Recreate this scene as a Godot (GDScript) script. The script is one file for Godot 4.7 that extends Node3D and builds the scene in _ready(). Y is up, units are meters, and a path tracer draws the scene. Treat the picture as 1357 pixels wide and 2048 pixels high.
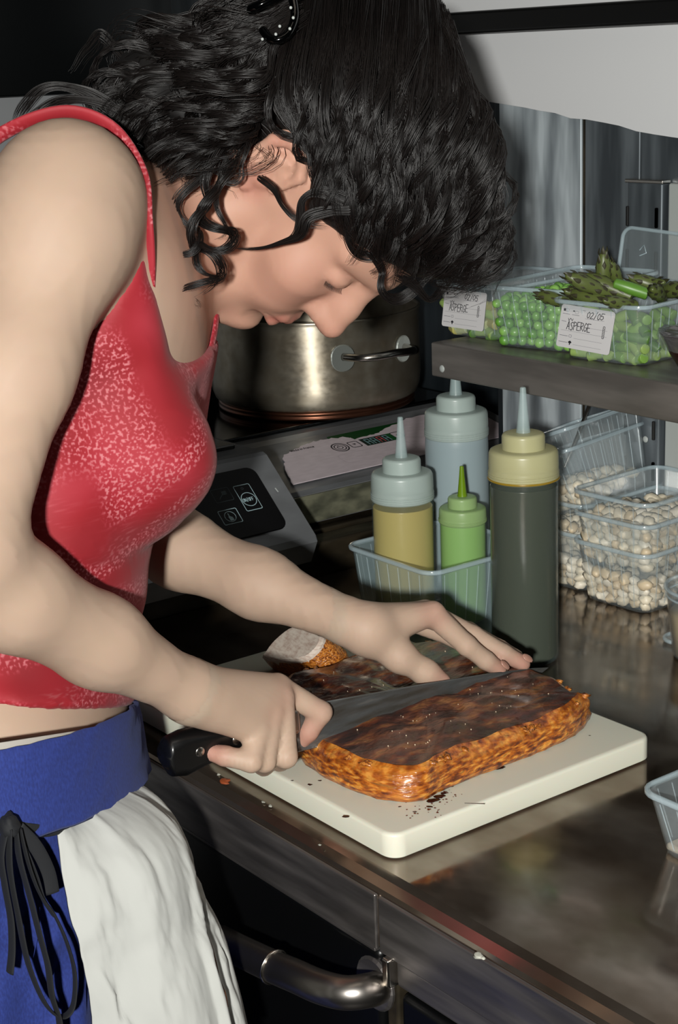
extends Node3D
# A cook slicing roast pork at a steel worktop, lit by the flash of the camera.
var M := {}
var rng := RandomNumberGenerator.new()

func _ready():
	rng.seed = 7
	# --- camera
	var cam := Camera3D.new()
	cam.name = "camera"
	cam.fov = 34.5
	cam.near = 0.05
	cam.far = 30.0
	cam.transform = Transform3D(Basis(Vector3(0.60521, -0.03750, -0.79518), Vector3(-0.19024, 0.96313, -0.19022), Vector3(0.77300, 0.26640, 0.57576)).orthonormalized(), Vector3(0, 1.49, 0))
	add_child(cam)
	cam.current = true
	# --- environment and exposure
	var we := WorldEnvironment.new()
	we.name = "environment"
	var e := Environment.new()
	e.background_mode = Environment.BG_COLOR
	e.background_color = Color(0.02, 0.02, 0.022)
	e.tonemap_mode = Environment.TONE_MAPPER_LINEAR
	e.tonemap_exposure = 1.0
	e.sdfgi_enabled = true
	e.ssao_enabled = true
	e.ssil_enabled = true
	we.environment = e
	add_child(we)
	# --- the photographer's flash, held to the left of the lens and a little behind it
	var flash := SpotLight3D.new()
	flash.name = "camera_flash"
	flash.position = Vector3(0.311, 1.564, 0.381)
	flash.look_at_from_position(flash.position, Vector3(-1.1, 1.12, -0.8), Vector3.UP)
	flash.light_energy = 5.2
	flash.light_color = Color(1.0, 0.995, 0.975)
	flash.light_size = 0.03
	flash.spot_range = 12.0
	flash.spot_attenuation = 2.0
	flash.spot_angle = 50.0
	flash.spot_angle_attenuation = 0.5
	flash.shadow_enabled = true
	add_child(flash)
	# --- unseen ceiling lamp, placed to lift the shadows; weak beside the flash
	var lamp := AreaLight3D.new()
	lamp.name = "unseen_ceiling_lamp_light"
	lamp.area_size = Vector2(0.25, 1.1)
	lamp.look_at_from_position(Vector3(-0.55, 2.43, -0.45), Vector3(-0.55, 0.0, -0.45), Vector3(0, 0, -1))
	lamp.light_energy = 0.08
	lamp.light_color = Color(1.0, 0.94, 0.86)
	lamp.area_range = 8.0
	lamp.shadow_enabled = true
	add_child(lamp)
	# --- everything else
	make_materials()
	build_room()
	build_counter()
	build_stove()
	build_shelf()
	build_board()
	build_bottles()
	build_bean_tubs()
	build_person()
	build_small()

func make_materials():
	M.white_wall = mat(Color(0.60, 0.61, 0.62), 0.55)
	M.grey_wall = mat(Color(0.20, 0.20, 0.21), 0.6)
	M.floor = mat(Color(0.12, 0.10, 0.10), 0.5)
	M.ceiling = mat(Color(0.32, 0.32, 0.32), 0.8)
	M.dark_panel = mat(Color(0.035, 0.045, 0.05), 0.35)
	M.white_film = mat(Color(0.82, 0.825, 0.83), 0.45)
	M.rail = mat(Color(0.025, 0.024, 0.024), 0.4)
	var streak := noise_tex(0.012, 3, [0.1, Color(0.30, 0.30, 0.30), 0.9, Color(0.52, 0.52, 0.52)], 11)
	var shade := noise_tex(0.010, 4, [0.2, Color(0.82, 0.82, 0.82), 0.8, Color(1, 1, 1)], 5)
	var shade2 := noise_tex(0.008, 4, [0.25, Color(0.62, 0.63, 0.64), 0.75, Color(1, 1, 1)], 6)
	M.wall_steel = steel(Color(0.76, 0.80, 0.82), streak, shade2, Vector3(5, 0.7, 5), 0.28)
	M.wall_steel_b = steel(Color(0.42, 0.45, 0.47), streak, shade2, Vector3(5, 0.6, 5), 0.45)
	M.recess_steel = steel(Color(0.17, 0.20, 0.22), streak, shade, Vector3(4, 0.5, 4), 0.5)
	M.top_steel = steel(Color(0.58, 0.54, 0.50), noise_tex(0.010, 4, [0.2, Color(0.08, 0.08, 0.08), 0.8, Color(0.22, 0.22, 0.22)], 3), noise_tex(0.007, 5, [0.2, Color(0.80, 0.76, 0.72), 0.8, Color(1, 1, 1)], 9), Vector3(2.0, 2.0, 3.0), 0.9)
	M.edge_steel = steel(Color(0.55, 0.53, 0.52), streak, shade, Vector3(1.0, 9, 4), 0.9)
	M.hob_steel = steel(Color(0.46, 0.47, 0.48), streak, shade, Vector3(5, 5, 1.5), 0.35)
	M.hob_face = steel(Color(0.48, 0.48, 0.40), streak, shade2, Vector3(8, 8, 4), 0.35)
	M.rust_steel = steel(Color(0.24, 0.21, 0.16), streak, shade2, Vector3(5, 5, 1.5), 0.5)
	M.pot_steel = steel(Color(0.66, 0.63, 0.57), noise_tex(0.03, 4, [0.2, Color(0.28, 0.28, 0.28), 0.8, Color(0.40, 0.40, 0.40)], 21), noise_tex(0.012, 5, [0.2, Color(0.90, 0.88, 0.85), 0.8, Color(1, 1, 1)], 22), Vector3(5, 5, 5), 0.85)
	M.pot_steel.anisotropy_enabled = true
	M.pot_steel.anisotropy = -0.75
	M.plate_steel = mat(Color(0.58, 0.60, 0.58), 0.4, 0.4)
	M.pot_base = mat(Color(0.38, 0.24, 0.18), 0.3, 0.9)
	M.chrome = mat(Color(0.75, 0.73, 0.70), 0.22, 1.0)
	M.brushed = mat(Color(0.60, 0.58, 0.56), 0.33, 1.0)
	M.black_steel = mat(Color(0.03, 0.032, 0.035), 0.35, 0.3)
	M.black_matt = mat(Color(0.012, 0.012, 0.012), 0.7)
	M.black_glass = mat(Color(0.006, 0.007, 0.008), 0.08)
	M.shelf_steel = steel(Color(0.52, 0.50, 0.48), streak, shade, Vector3(1.0, 6, 6), 0.6)
	M.trim_light = mat(Color(0.62, 0.64, 0.63), 0.5)
	M.polyethylene = mat(Color(0.80, 0.80, 0.74), 0.42)
	M.polyethylene.subsurf_scatter_enabled = true
	M.polyethylene.subsurf_scatter_strength = 0.2
	M.clear = pane(Color(0.80, 0.86, 0.88), 0.065, 0.12)
	M.frost = pane(Color(0.70, 0.80, 0.82), 0.13, 0.14)
	M.clear_rib = pane(Color(0.82, 0.90, 0.93), 0.15, 0.15)
	M.clear_rim = pane(Color(0.76, 0.84, 0.87), 0.30, 0.12)
	M.ldpe = frosted(Color(0.68, 0.76, 0.76), 0.42)
	M.ldpe_thick = frosted(Color(0.62, 0.69, 0.71), 0.72)
	M.ldpe_cap = frosted(Color(0.66, 0.72, 0.70), 0.80)
	M.ldpe_yellow = frosted(Color(0.72, 0.71, 0.54), 0.80)
	M.ldpe_green = frosted(Color(0.60, 0.72, 0.48), 0.72)
	M.paper = mat(Color(0.74, 0.73, 0.74), 0.6)
	M.ink = mat(Color(0.03, 0.03, 0.035), 0.6)

# ------------------------------------------------------------------ the room
func build_room():
	struct("floor", box_at(Vector3(-2.7, -0.1, -1.7), Vector3(2.0, 0.0, 2.2)), M.floor)
	struct("ceiling", box_at(Vector3(-2.7, 2.5, -1.7), Vector3(2.0, 2.6, 2.2)), M.ceiling)
	struct("wall_left", box_at(Vector3(-2.75, 0.0, -1.7), Vector3(-2.6, 2.5, 2.2)), M.white_wall)
	struct("wall_right", box_at(Vector3(1.9, 0.0, -1.7), Vector3(2.05, 2.5, 2.2)), M.grey_wall)
	struct("wall_front", box_at(Vector3(-2.7, 0.0, 2.1), Vector3(2.0, 2.5, 2.25)), M.grey_wall)
	struct("wall_back", box_at(Vector3(-1.525, 0.0, -1.70), Vector3(2.0, 2.5, -1.41)), M.black_steel)
	struct("wall_recess", box_at(Vector3(-2.7, 0.0, -1.85), Vector3(-1.525, 2.5, -1.60)), M.black_steel)
	var cl := thing("unseen_ceiling_lamp", "unseen long flat ceiling lamp lifting the shadows over the worktop", "lamp", Vector3(-0.55, 2.47, -0.45))  # body of the unseen lamp, out of view above the worktop
	part("housing", rbox(Vector3(0.30, 0.05, 1.2), 0.01).moved(Vector3(0, 0.005, 0)), M.trim_light, cl)
	var glow := mat(Color(0.9, 0.9, 0.88), 0.5)
	glow.emission_enabled = true
	glow.emission = Color(1.0, 0.94, 0.86)
	glow.emission_energy_multiplier = 0.25
	part("diffuser", rbox(Vector3(0.25, 0.008, 1.1), 0.003).moved(Vector3(0, -0.022, 0)), glow, cl)
	# steel lining of the back wall, sheet by sheet
	var w := thing("wall_lining", "brushed stainless steel wall sheets joined by a dark seam behind the shelf", "wall panel", Vector3(0, 0, 0))
	part("sheet", rbox(Vector3(0.139, 1.6, 0.012), 0.002).moved(Vector3(-1.4515, 1.62, -1.404)), M.wall_steel, w)
	part("seam", rbox(Vector3(0.006, 1.6, 0.008), 0.001).moved(Vector3(-1.379, 1.62, -1.4045)), M.rust_steel, w)
	part("sheet", rbox(Vector3(0.085, 1.6, 0.012), 0.002).moved(Vector3(-1.3335, 1.62, -1.404)), M.wall_steel_b, w)
	part("sheet", rbox(Vector3(2.2, 1.6, 0.010), 0.002).moved(Vector3(-0.19, 1.62, -1.404)), M.wall_steel_b, w)
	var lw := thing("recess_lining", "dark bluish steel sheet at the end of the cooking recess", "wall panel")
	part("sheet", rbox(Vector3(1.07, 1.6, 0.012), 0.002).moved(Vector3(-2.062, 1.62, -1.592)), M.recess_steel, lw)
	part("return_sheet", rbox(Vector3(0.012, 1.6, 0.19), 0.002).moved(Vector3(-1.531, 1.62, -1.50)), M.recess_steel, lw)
	# slotted wall upright
	var u := thing("wall_upright", "flat slotted steel shelf upright screwed to the wall", "upright")
	part("channel", rbox(Vector3(0.052, 0.95, 0.012), 0.003).moved(Vector3(-1.2725, 0.868, -1.392)), M.wall_steel_b, u)
	for i in 12:
		for s in [-1.3025, -1.2475]:
			part("slot", rbox(Vector3(0.0035, 0.022, 0.004), 0.001).moved(Vector3(s + (0.006 if s < -1.28 else -0.006), 1.305 - i * 0.048, -1.3855)), M.black_matt, u)
	part("screw", dome(0.004, 0.002, 12).turned(Vector3(1, 0, 0), PI / 2).moved(Vector3(-1.266, 1.0529, -1.386)), M.trim_light, u)
	part("top_edge", rbox(Vector3(0.056, 0.004, 0.014), 0.001).moved(Vector3(-1.2725, 1.344, -1.391)), M.chrome, u)
	var t := thing("corner_strip", "pale upright strip beside the slotted shelf upright", "strip")
	part("strip", rbox(Vector3(0.06, 0.95, 0.010), 0.003).moved(Vector3(-1.211, 0.868, -1.394)), M.trim_light, t)
	# white panel with its torn lower edge, and the dark rail across it
	var edge := PackedVector2Array()
	edge.append(Vector2(0.6, 1.95))
	edge.append(Vector2(-2.0, 1.95))
	edge.append(Vector2(-2.0, 1.434))
	edge.append(Vector2(-1.72, 1.434))
	var r := RandomNumberGenerator.new()
	r.seed = 4
	for i in 90:
		var x := -1.70 + i * 0.0255
		var y := 1.4335 if x < -1.56 else lerpf(1.4335, 1.392, clampf((x + 1.56) / 0.32, 0, 1)) - maxf(0.0, x + 1.24) * 0.13
		edge.append(Vector2(x, y + r.randf_range(-0.0016, 0.0014)))
	edge.append(Vector2(0.6, 1.16))
	var wp := tag(part("white_sheet", extrude(edge, 0.003, 0.0).moved(Vector3(0, 0, -1.3945)), M.white_film, self), "white sheet with a ragged lower edge hanging over the steel wall", "panel")
	wp.name = "white_sheet"
	tag(part("dark_rail", rbox(Vector3(2.7, 0.026, 0.03), 0.004).moved(Vector3(-0.75, 1.5225, -1.379)), M.rail, self), "long dark rail running across the white sheet", "rail")
	tag(part("black_cladding", rbox(Vector3(0.03, 1.0, 3.2), 0.004).moved(Vector3(-2.575, 1.945, -0.1)), M.dark_panel, self), "large black wall panel behind the cook", "panel")

# ------------------------------------------------------------------ worktop and cabinet
func build_counter():
	var c := thing("worktop", "stainless steel worktop with a rounded front edge and smears", "worktop", Vector3(0, 0, 0))
	var prof := PackedVector2Array([Vector2(-1.395, 0.9), Vector2(-0.690, 0.9), Vector2(-0.682, 0.8985), Vector2(-0.6755, 0.894), Vector2(-0.6725, 0.887), Vector2(-0.672, 0.848), Vector2(-0.675, 0.846), Vector2(-0.70, 0.846), Vector2(-0.70, 0.872), Vector2(-1.395, 0.872)])
	# (z, y) outline swept along x
	part("top", sweep_x(prof, -1.50, 1.2), M.top_steel, c)
	part("front_band", rbox(Vector3(1.9, 0.046, 0.004), 0.0015).moved(Vector3(0.08, 0.868, -0.6715)), M.edge_steel, c)
	part("front_band", rbox(Vector3(0.6, 0.046, 0.004), 0.0015).moved(Vector3(-1.1735, 0.868, -0.6715)), M.edge_steel, c)
	var k := thing("undercounter_fridge", "dark undercounter cabinet with a curved steel bar handle", "cabinet", Vector3(0, 0, 0))
	part("body", rbox(Vector3(2.6, 0.74, 0.62), 0.004).moved(Vector3(-0.2, 0.475, -1.04)), M.black_steel, k)
	part("plinth", rbox(Vector3(2.5, 0.1, 0.5), 0.004).moved(Vector3(-0.2, 0.052, -1.04)), M.black_matt, k)
	var d1 := part("door", rbox(Vector3(0.60, 0.70, 0.045), 0.006).moved(Vector3(-1.178, 0.490, -0.698)), M.black_steel, k)
	part("top_trim", rbox(Vector3(0.60, 0.0035, 0.006), 0.001).moved(Vector3(-1.178, 0.8425, -0.6745)), M.edge_steel, d1)
	var path := spline([Vector3(-0.8786, 0.8094, -0.674), Vector3(-0.8674, 0.8197, -0.655), Vector3(-0.8753, 0.8204, -0.64), Vector3(-0.8986, 0.817, -0.634), Vector3(-0.9297, 0.8124, -0.633), Vector3(-0.9554, 0.8077, -0.633), Vector3(-0.9992, 0.8009, -0.633), Vector3(-1.0394, 0.7937, -0.635)], 8)
	part("handle", tube(path, [0.0128], 16), M.brushed, d1)
	var pm: Vector3 = Vector3(-0.9575, 0.8072, -0.633)
	part("handle_ring", torus(0.0134, 0.0014, 18, 6).turned(Vector3(0, 0, 1), PI / 2).turned(Vector3(0, 1, 0), 0.08).moved(pm), M.chrome, d1)
	part("handle_plate", extrude(circle2(0.022, 24), 0.006, 0.002).moved(Vector3(-0.8841, 0.8099, -0.676)), M.edge_steel, d1)
	part("hinge_strip", rbox(Vector3(0.014, 0.70, 0.03), 0.003).moved(Vector3(-0.866, 0.495, -0.692)), M.rust_steel, k)
	var d2 := part("drawer_front", rbox(Vector3(0.66, 0.024, 0.045), 0.004).moved(Vector3(-0.525, 0.834, -0.695)), M.edge_steel, k)
	part("door", rbox(Vector3(0.66, 0.66, 0.045), 0.006).moved(Vector3(-0.525, 0.485, -0.698)), M.black_steel, k)
	part("drawer_side", rbox(Vector3(0.008, 0.024, 0.05), 0.002).moved(Vector3(-0.8585, 0.834, -0.690)), M.chrome, d2)

# ------------------------------------------------------------------ two induction hobs and the pot
func build_stove():
	var s := thing("stove_stand", "low greasy steel stand carrying the induction hobs", "stand")
	part("deck", rbox(Vector3(0.70, 0.012, 0.90), 0.003).moved(Vector3(-1.895, 0.936, -1.10)), M.rust_steel, s)
	part("front_rail", rbox(Vector3(0.034, 0.045, 0.74), 0.004).moved(Vector3(-1.520, 0.918, -1.02)), M.rust_steel, s)
	part("base", rbox(Vector3(0.64, 0.86, 0.84), 0.006).moved(Vector3(-1.91, 0.47, -1.10)), M.black_matt, s)
	# rear hob with a torn pale control sticker
	var h := thing("induction_hob", "steel induction hob under the pot, with a torn pale control sticker", "hob")
	var p1 := PackedVector2Array([Vector2(-2.10, 0.948), Vector2(-1.555, 0.948), Vector2(-1.558, 0.984), Vector2(-1.565, 0.988), Vector2(-1.690, 1.017), Vector2(-1.700, 1.021), Vector2(-2.10, 1.021)])
	part("body", extrude(p1, 0.46, 0.002).moved(Vector3(0, 0, -1.275)), M.hob_steel, h)
	part("front_panel", rbox(Vector3(0.004, 0.034, 0.455), 0.001).turned(Vector3(0, 0, 1), 0.083).moved(Vector3(-1.5545, 0.9665, -1.275)), M.hob_face, h)
	part("glass_top", rbox(Vector3(0.36, 0.006, 0.42), 0.002).moved(Vector3(-1.90, 1.0235, -1.28)), M.black_glass, h)
	var slope := Transform3D(Basis(Vector3(0, 0, -1), Vector3(-0.9741, 0.2260, 0), Vector3(0.2260, 0.9741, 0)), Vector3(-1.565, 0.988, 0))   # local x runs along the panel, y up the slope
	part("circuit_strip", rbox(Vector3(0.125, 0.022, 0.0012), 0.0004).moved(Vector3(1.297, 0.105, 0.001)).placed(slope), mat(Color(0.02, 0.22, 0.08), 0.35), h)
	var torn := PackedVector2Array()
	var r := RandomNumberGenerator.new()
	r.seed = 12
	var top := [Vector2(1.108, 0.0156), Vector2(1.125, 0.055), Vector2(1.145, 0.088), Vector2(1.165, 0.097), Vector2(1.196, 0.1075), Vector2(1.215, 0.110), Vector2(1.236, 0.1075), Vector2(1.256, 0.1036), Vector2(1.262, 0.094), Vector2(1.29, 0.0955), Vector2(1.305, 0.098), Vector2(1.33, 0.106), Vector2(1.372, 0.1195), Vector2(1.41, 0.1225), Vector2(1.48, 0.124)]
	for i in top.size() - 1:
		for k in 5:
			torn.append(top[i].lerp(top[i + 1], k / 5.0) + Vector2(r.randf_range(-0.001, 0.001), r.randf_range(-0.0022, 0.0016)))
	torn.append(Vector2(1.48, 0.122))
	torn.append(Vector2(1.48, 0.019))
	var st := image_mat(sticker_image(), 0.5)
	var stm := extrude(torn, 0.0012, 0.0)
	stm.planar_uv(Vector2(1.10, 0.125), Vector2(0.38, -0.11))
	part("control_sticker", stm.moved(Vector3(0, 0, 0.0022)).placed(slope), st, h)
	var tm := TextMesh.new()
	tm.text = "Made in France"
	var fnt := SystemFont.new()
	fnt.font_names = PackedStringArray(["Droid Sans"])
	tm.font = fnt
	tm.font_size = 12
	tm.pixel_size = 0.00045
	tm.depth = 0.0003
	var mi := part_mesh("lettering", tm, M.ink, h)
	mi.transform = slope * Transform3D(Basis(), Vector3(1.180, 0.0955, 0.0031))
	# front hob with a black touch panel
	var h2 := thing("induction_hob", "near steel induction hob with a black glass touch panel reading ON/OFF", "hob")
	var p2 := PackedVector2Array([Vector2(-2.02, 0.948), Vector2(-1.430, 0.948), Vector2(-1.417, 0.974), Vector2(-1.420, 0.981), Vector2(-1.508, 1.0575), Vector2(-1.515, 1.060), Vector2(-2.02, 1.060)])
	part("body", extrude(p2, 0.40, 0.002).moved(Vector3(0, 0, -0.826)), M.hob_steel, h2)
	part("glass_top", rbox(Vector3(0.44, 0.006, 0.36), 0.002).moved(Vector3(-1.77, 1.0625, -0.83)), M.black_glass, h2)
	var sl := Transform3D(Basis(Vector3(0, 0, -1), Vector3(-0.7546, 0.6562, 0), Vector3(0.6562, 0.7546, 0)), Vector3(-1.418, 0.980, 0))
	var rr := round_rect2(0.30, 0.088, 0.012, 5)
	var touch := image_mat(touch_image(), 0.15)
	touch.metallic_specular = 0.2
	var tp := extrude(rr, 0.002, 0.0006)
	tp.planar_uv(Vector2(-0.15, 0.044), Vector2(0.30, -0.088))
	part("touch_panel", tp.moved(Vector3(0.847, 0.0625, 0.001)).placed(sl), touch, h2)
	for k in [[0.995, 0.069, 0.006]]:
		part("scratch", rbox(Vector3(0.0015, k[2], 0.0006), 0.0002).turned(Vector3(0, 0, 1), 0.15).moved(Vector3(k[0] + 0.014, k[1], 0.001)).placed(sl), M.trim_light, h2)
	# the pot
	var pc := Vector3(-1.83, 1.027, -1.332)
	var p := thing("stock_pot", "wide stainless steel pot with a riveted loop handle on the hob", "pot", pc)
	part("body", lathe([[0.0, 0.012], [0.136, 0.012], [0.141, 0.016], [0.1445, 0.026], [0.146, 0.04], [0.146, 0.126], [0.1475, 0.1295], [0.1475, 0.1325], [0.1445, 0.1325], [0.1435, 0.128], [0.1435, 0.03], [0.13, 0.018], [0.0, 0.018]], 72), M.pot_steel, p)
	part("base_disc", lathe([[0.0, 0.0], [0.134, 0.0], [0.137, 0.002], [0.137, 0.0045], [0.135, 0.006], [0.137, 0.0075], [0.137, 0.011], [0.134, 0.013], [0.0, 0.013]], 72), M.pot_base, p)
	part("stew", lathe([[0.0, 0.085], [0.143, 0.085], [0.143, 0.08], [0.0, 0.08]], 48), mat(Color(0.05, 0.03, 0.02), 0.25), p)
	for a in [0.04, 0.04 + PI]:
		var ha := part("handle", handle_geo(0.146, a, 0.086), M.chrome, p)
		part("handle_plate", handle_plate(0.1465, a - 0.34, 0.084), M.plate_steel, ha)
		part("handle_plate", handle_plate(0.1465, a + 0.34, 0.084), M.plate_steel, ha)

func handle_geo(r: float, a: float, y: float) -> Geo:
	var pts := []
	for k in 9:
		var t := k / 8.0 * 2.0 - 1.0
		var out := 0.004 + 0.036 * pow(1.0 - pow(absf(t), 3.0), 0.7)
		var aa := a + t * 0.34 * (1.0 - 0.12 * (1.0 - absf(t)))
		pts.append(Vector3(cos(aa) * (r + out), y + 0.004 * (1 - absf(t)), sin(aa) * (r + out)))
	return tube(spline(pts, 5), [0.0052], 12)

func handle_plate(r: float, a: float, y: float) -> Geo:
	var g := extrude(round_rect2(0.032, 0.036, 0.0155, 6), 0.004, 0.0012)
	# bend the plate round the pot
	for i in g.v.size():
		var p: Vector3 = g.v[i]
		var aa := a + p.x / r
		g.v[i] = Vector3(cos(aa) * (r + p.z + 0.001), y + p.y, sin(aa) * (r + p.z + 0.001))
	return g

func sticker_image() -> Image:
	var im := Image.create(760, 220, false, Image.FORMAT_RGB8)
	im.fill(Color(0.735, 0.69, 0.71))
	var n := FastNoiseLite.new()
	n.seed = 3
	n.frequency = 0.02
	for y in 220:
		for x in 760:
			var d := n.get_noise_2d(x, y * 3) * 0.035
			im.set_pixel(x, y, Color(0.735 + d, 0.69 + d, 0.71 + d))
	var k := Color(0.09, 0.09, 0.11)
	var q := func(z: float, s: float) -> Vector2: return Vector2((z - 1.10) * 2000.0, (0.125 - s) * 2000.0)
	var c: Vector2 = q.call(1.2287, 0.0798)
	draw_ring(im, c, 23, 3.2, k)
	draw_ring(im, c, 16, 2.4, k)
	draw_arc2(im, c, 7.5, -1.0, 4.2, 2.0, k)
	stroke(im, [c + Vector2(0, -11), c + Vector2(0, -2)], 2.2, k)
	for z in [1.252, 1.3238]:
		var b: Vector2 = q.call(z, 0.0798 if z < 1.3 else 0.0815)
		draw_box(im, b, Vector2(15, 16), 5.0, 2.4, k)
		var s := 1.0 if z < 1.3 else -1.0
		for j in 6:
			stroke(im, [b + Vector2(-(5 - j), s * (j - 3) * 1.4), b + Vector2(5 - j, s * (j - 3) * 1.4)], 1.0, k)
	var a: Vector2 = q.call(1.2655, 0.0895)
	im.fill_rect(Rect2i(int(a.x), int(a.y), 102, 42), Color(0.05, 0.13, 0.11))
	im.fill_rect(Rect2i(int(a.x) + 86, int(a.y), 16, 42), Color(0.02, 0.28, 0.12))
	for i in 4:
		var cc := Color(0.80, 0.32, 0.34) if i == 2 else Color(0.50, 0.66, 0.68)
		var o := a + Vector2(12 + i * 20, 6)
		stroke(im, [o + Vector2(0, 30), o, o + Vector2(12, 0), o + Vector2(12, 30)], 2.2, cc)
		stroke(im, [o + Vector2(0, 15), o + Vector2(12, 15)], 2.2, cc)
	var f := Color(0.66, 0.61, 0.64)
	draw_box(im, q.call(1.265, 0.048), Vector2(115, 25), 14.0, 1.2, f)
	return im

func touch_image() -> Image:
	var im := Image.create(900, 264, false, Image.FORMAT_RGB8)
	im.fill(Color(0.012, 0.014, 0.016))
	var w := Color(0.62, 0.72, 0.74)
	var g := Color(0.22, 0.26, 0.27)
	# centre of the panel is 0.847 along, 0.0625 up: 3000 px to the metre
	var q := func(z: float, s: float) -> Vector2: return Vector2((z - 0.697) * 3000.0, (0.1065 - s) * 3000.0)
	var c: Vector2 = q.call(0.9685, 0.0675)
	draw_box(im, c, Vector2(31, 52), 5.0, 2.2, w)
	draw_ring(im, c + Vector2(0, 8), 27, 2.2, w)
	draw_ring(im, c + Vector2(-2, -38), 4, 1.4, g)
	write(im, "ON/OFF", c + Vector2(-23, 2), 7.0, 13.0, 1.7, w)
	c = q.call(0.940, 0.0775)
	draw_box(im, c, Vector2(34, 26), 4.0, 1.6, g)
	stroke(im, [c + Vector2(-16, 14), c + Vector2(2, -2)], 3.0, g)
	im.fill_rect(Rect2i(int(c.x) + 2, int(c.y) - 14, 18, 16), g)
	c = q.call(0.935, 0.0485)
	draw_box(im, c, Vector2(35, 28), 4.0, 2.0, w)
	draw_ring(im, c, 20, 2.2, w)
	for i in 5:
		stroke(im, [c + Vector2(-6 + i * 3, -2 + absf(i - 1) * 2), c + Vector2(-5 + i * 3, 15)], 3.0, w)
	stroke(im, [c + Vector2(-3, -12), c + Vector2(-3, 10)], 4.0, w)
	for z in [0.88, 0.82, 0.76]:
		draw_box(im, q.call(z, 0.0625), Vector2(30, 24), 4.0, 1.6, g)
	return im


# ------------------------------------------------------------------ plastic tubs
# w, d: the rim; bw, bd: the floor; all standing on y = 0 with the rim at h
func make_tub(called: String, label: String, group: String, w: float, d: float, bw: float, bd: float, h: float, ribs := true, wall: Material = null) -> Node3D:
	var o := thing(called, label, "tub", Vector3.ZERO, group)
	var rings := []
	var th := 0.0009
	for k in [[0.92, 0.0], [0.985, 0.0012], [1.0, 0.005]]:
		rings.append(ring_rr(bw * k[0], bd * k[0], 0.014, k[1] ))
	rings.append(ring_rr(w - 0.007, d - 0.007, 0.017, h - 0.002))
	rings.append(ring_rr(w - 0.007 - th * 2, d - 0.007 - th * 2, 0.016, h - 0.002))
	rings.append(ring_rr(bw - th * 2, bd - th * 2, 0.013, 0.005))
	rings.append(ring_rr(bw * 0.92, bd * 0.92, 0.013, th + 0.0006))
	part("shell", Geo.new().loft(rings), wall if wall else M.clear, o)
	var rim := []
	for k in [[-0.007, -0.0035], [-0.0015, -0.0035], [0.0, -0.0025], [0.0, 0.0], [-0.002, 0.0010], [-0.0075, 0.0010], [-0.0085, 0.0], [-0.007, -0.0035]]:
		rim.append(ring_rr(w + k[0], d + k[0], 0.019 + k[0] * 0.5, h + k[1]))
	part("rim", Geo.new().loft(rim, true, false), M.clear_rim, o)
	if ribs:
		var g := Geo.new()
		for side in 4:
			var along := bw if side % 2 == 0 else bd
			var n := int((along - 0.03) / 0.0135)
			for i in n + 1:
				var x := (float(i) / n - 0.5) * (along - 0.032)
				var s := 1.0 if side < 2 else -1.0
				var lo := Vector3(x, 0.007, s * bd / 2) if side % 2 == 0 else Vector3(s * bw / 2, 0.007, x)
				var kx := (w - 0.007) / bw
				var kd := (d - 0.007) / bd
				var hi := Vector3(x * kx, h - 0.006, s * (d - 0.007) / 2) if side % 2 == 0 else Vector3(s * (w - 0.007) / 2, h - 0.006, x * kd)
				g.join(tube([lo, hi], [0.0006], 4))
		var r := part("ribs", g, M.clear_rib, o)
		r.set_meta("kind", "stuff")
	return o

func place(o: Node3D, at: Vector3, yaw := 0.0, tilt := Vector3.ZERO) -> Node3D:
	o.position = at
	o.basis = Basis(Vector3.UP, yaw) * Basis.from_euler(tilt)
	return o

func tub_copy(src: Node3D, label: String, at: Vector3, yaw: float, tilt := Vector3.ZERO, group := "") -> Node3D:
	var o: Node3D = src.duplicate()
	o.name = next_name(String(src.name).rstrip("_0123456789"))
	add_child(o, true)
	o.set_meta("label", label)
	if group:
		o.set_meta("group", group)
	return place(o, at, yaw, tilt)

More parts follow.
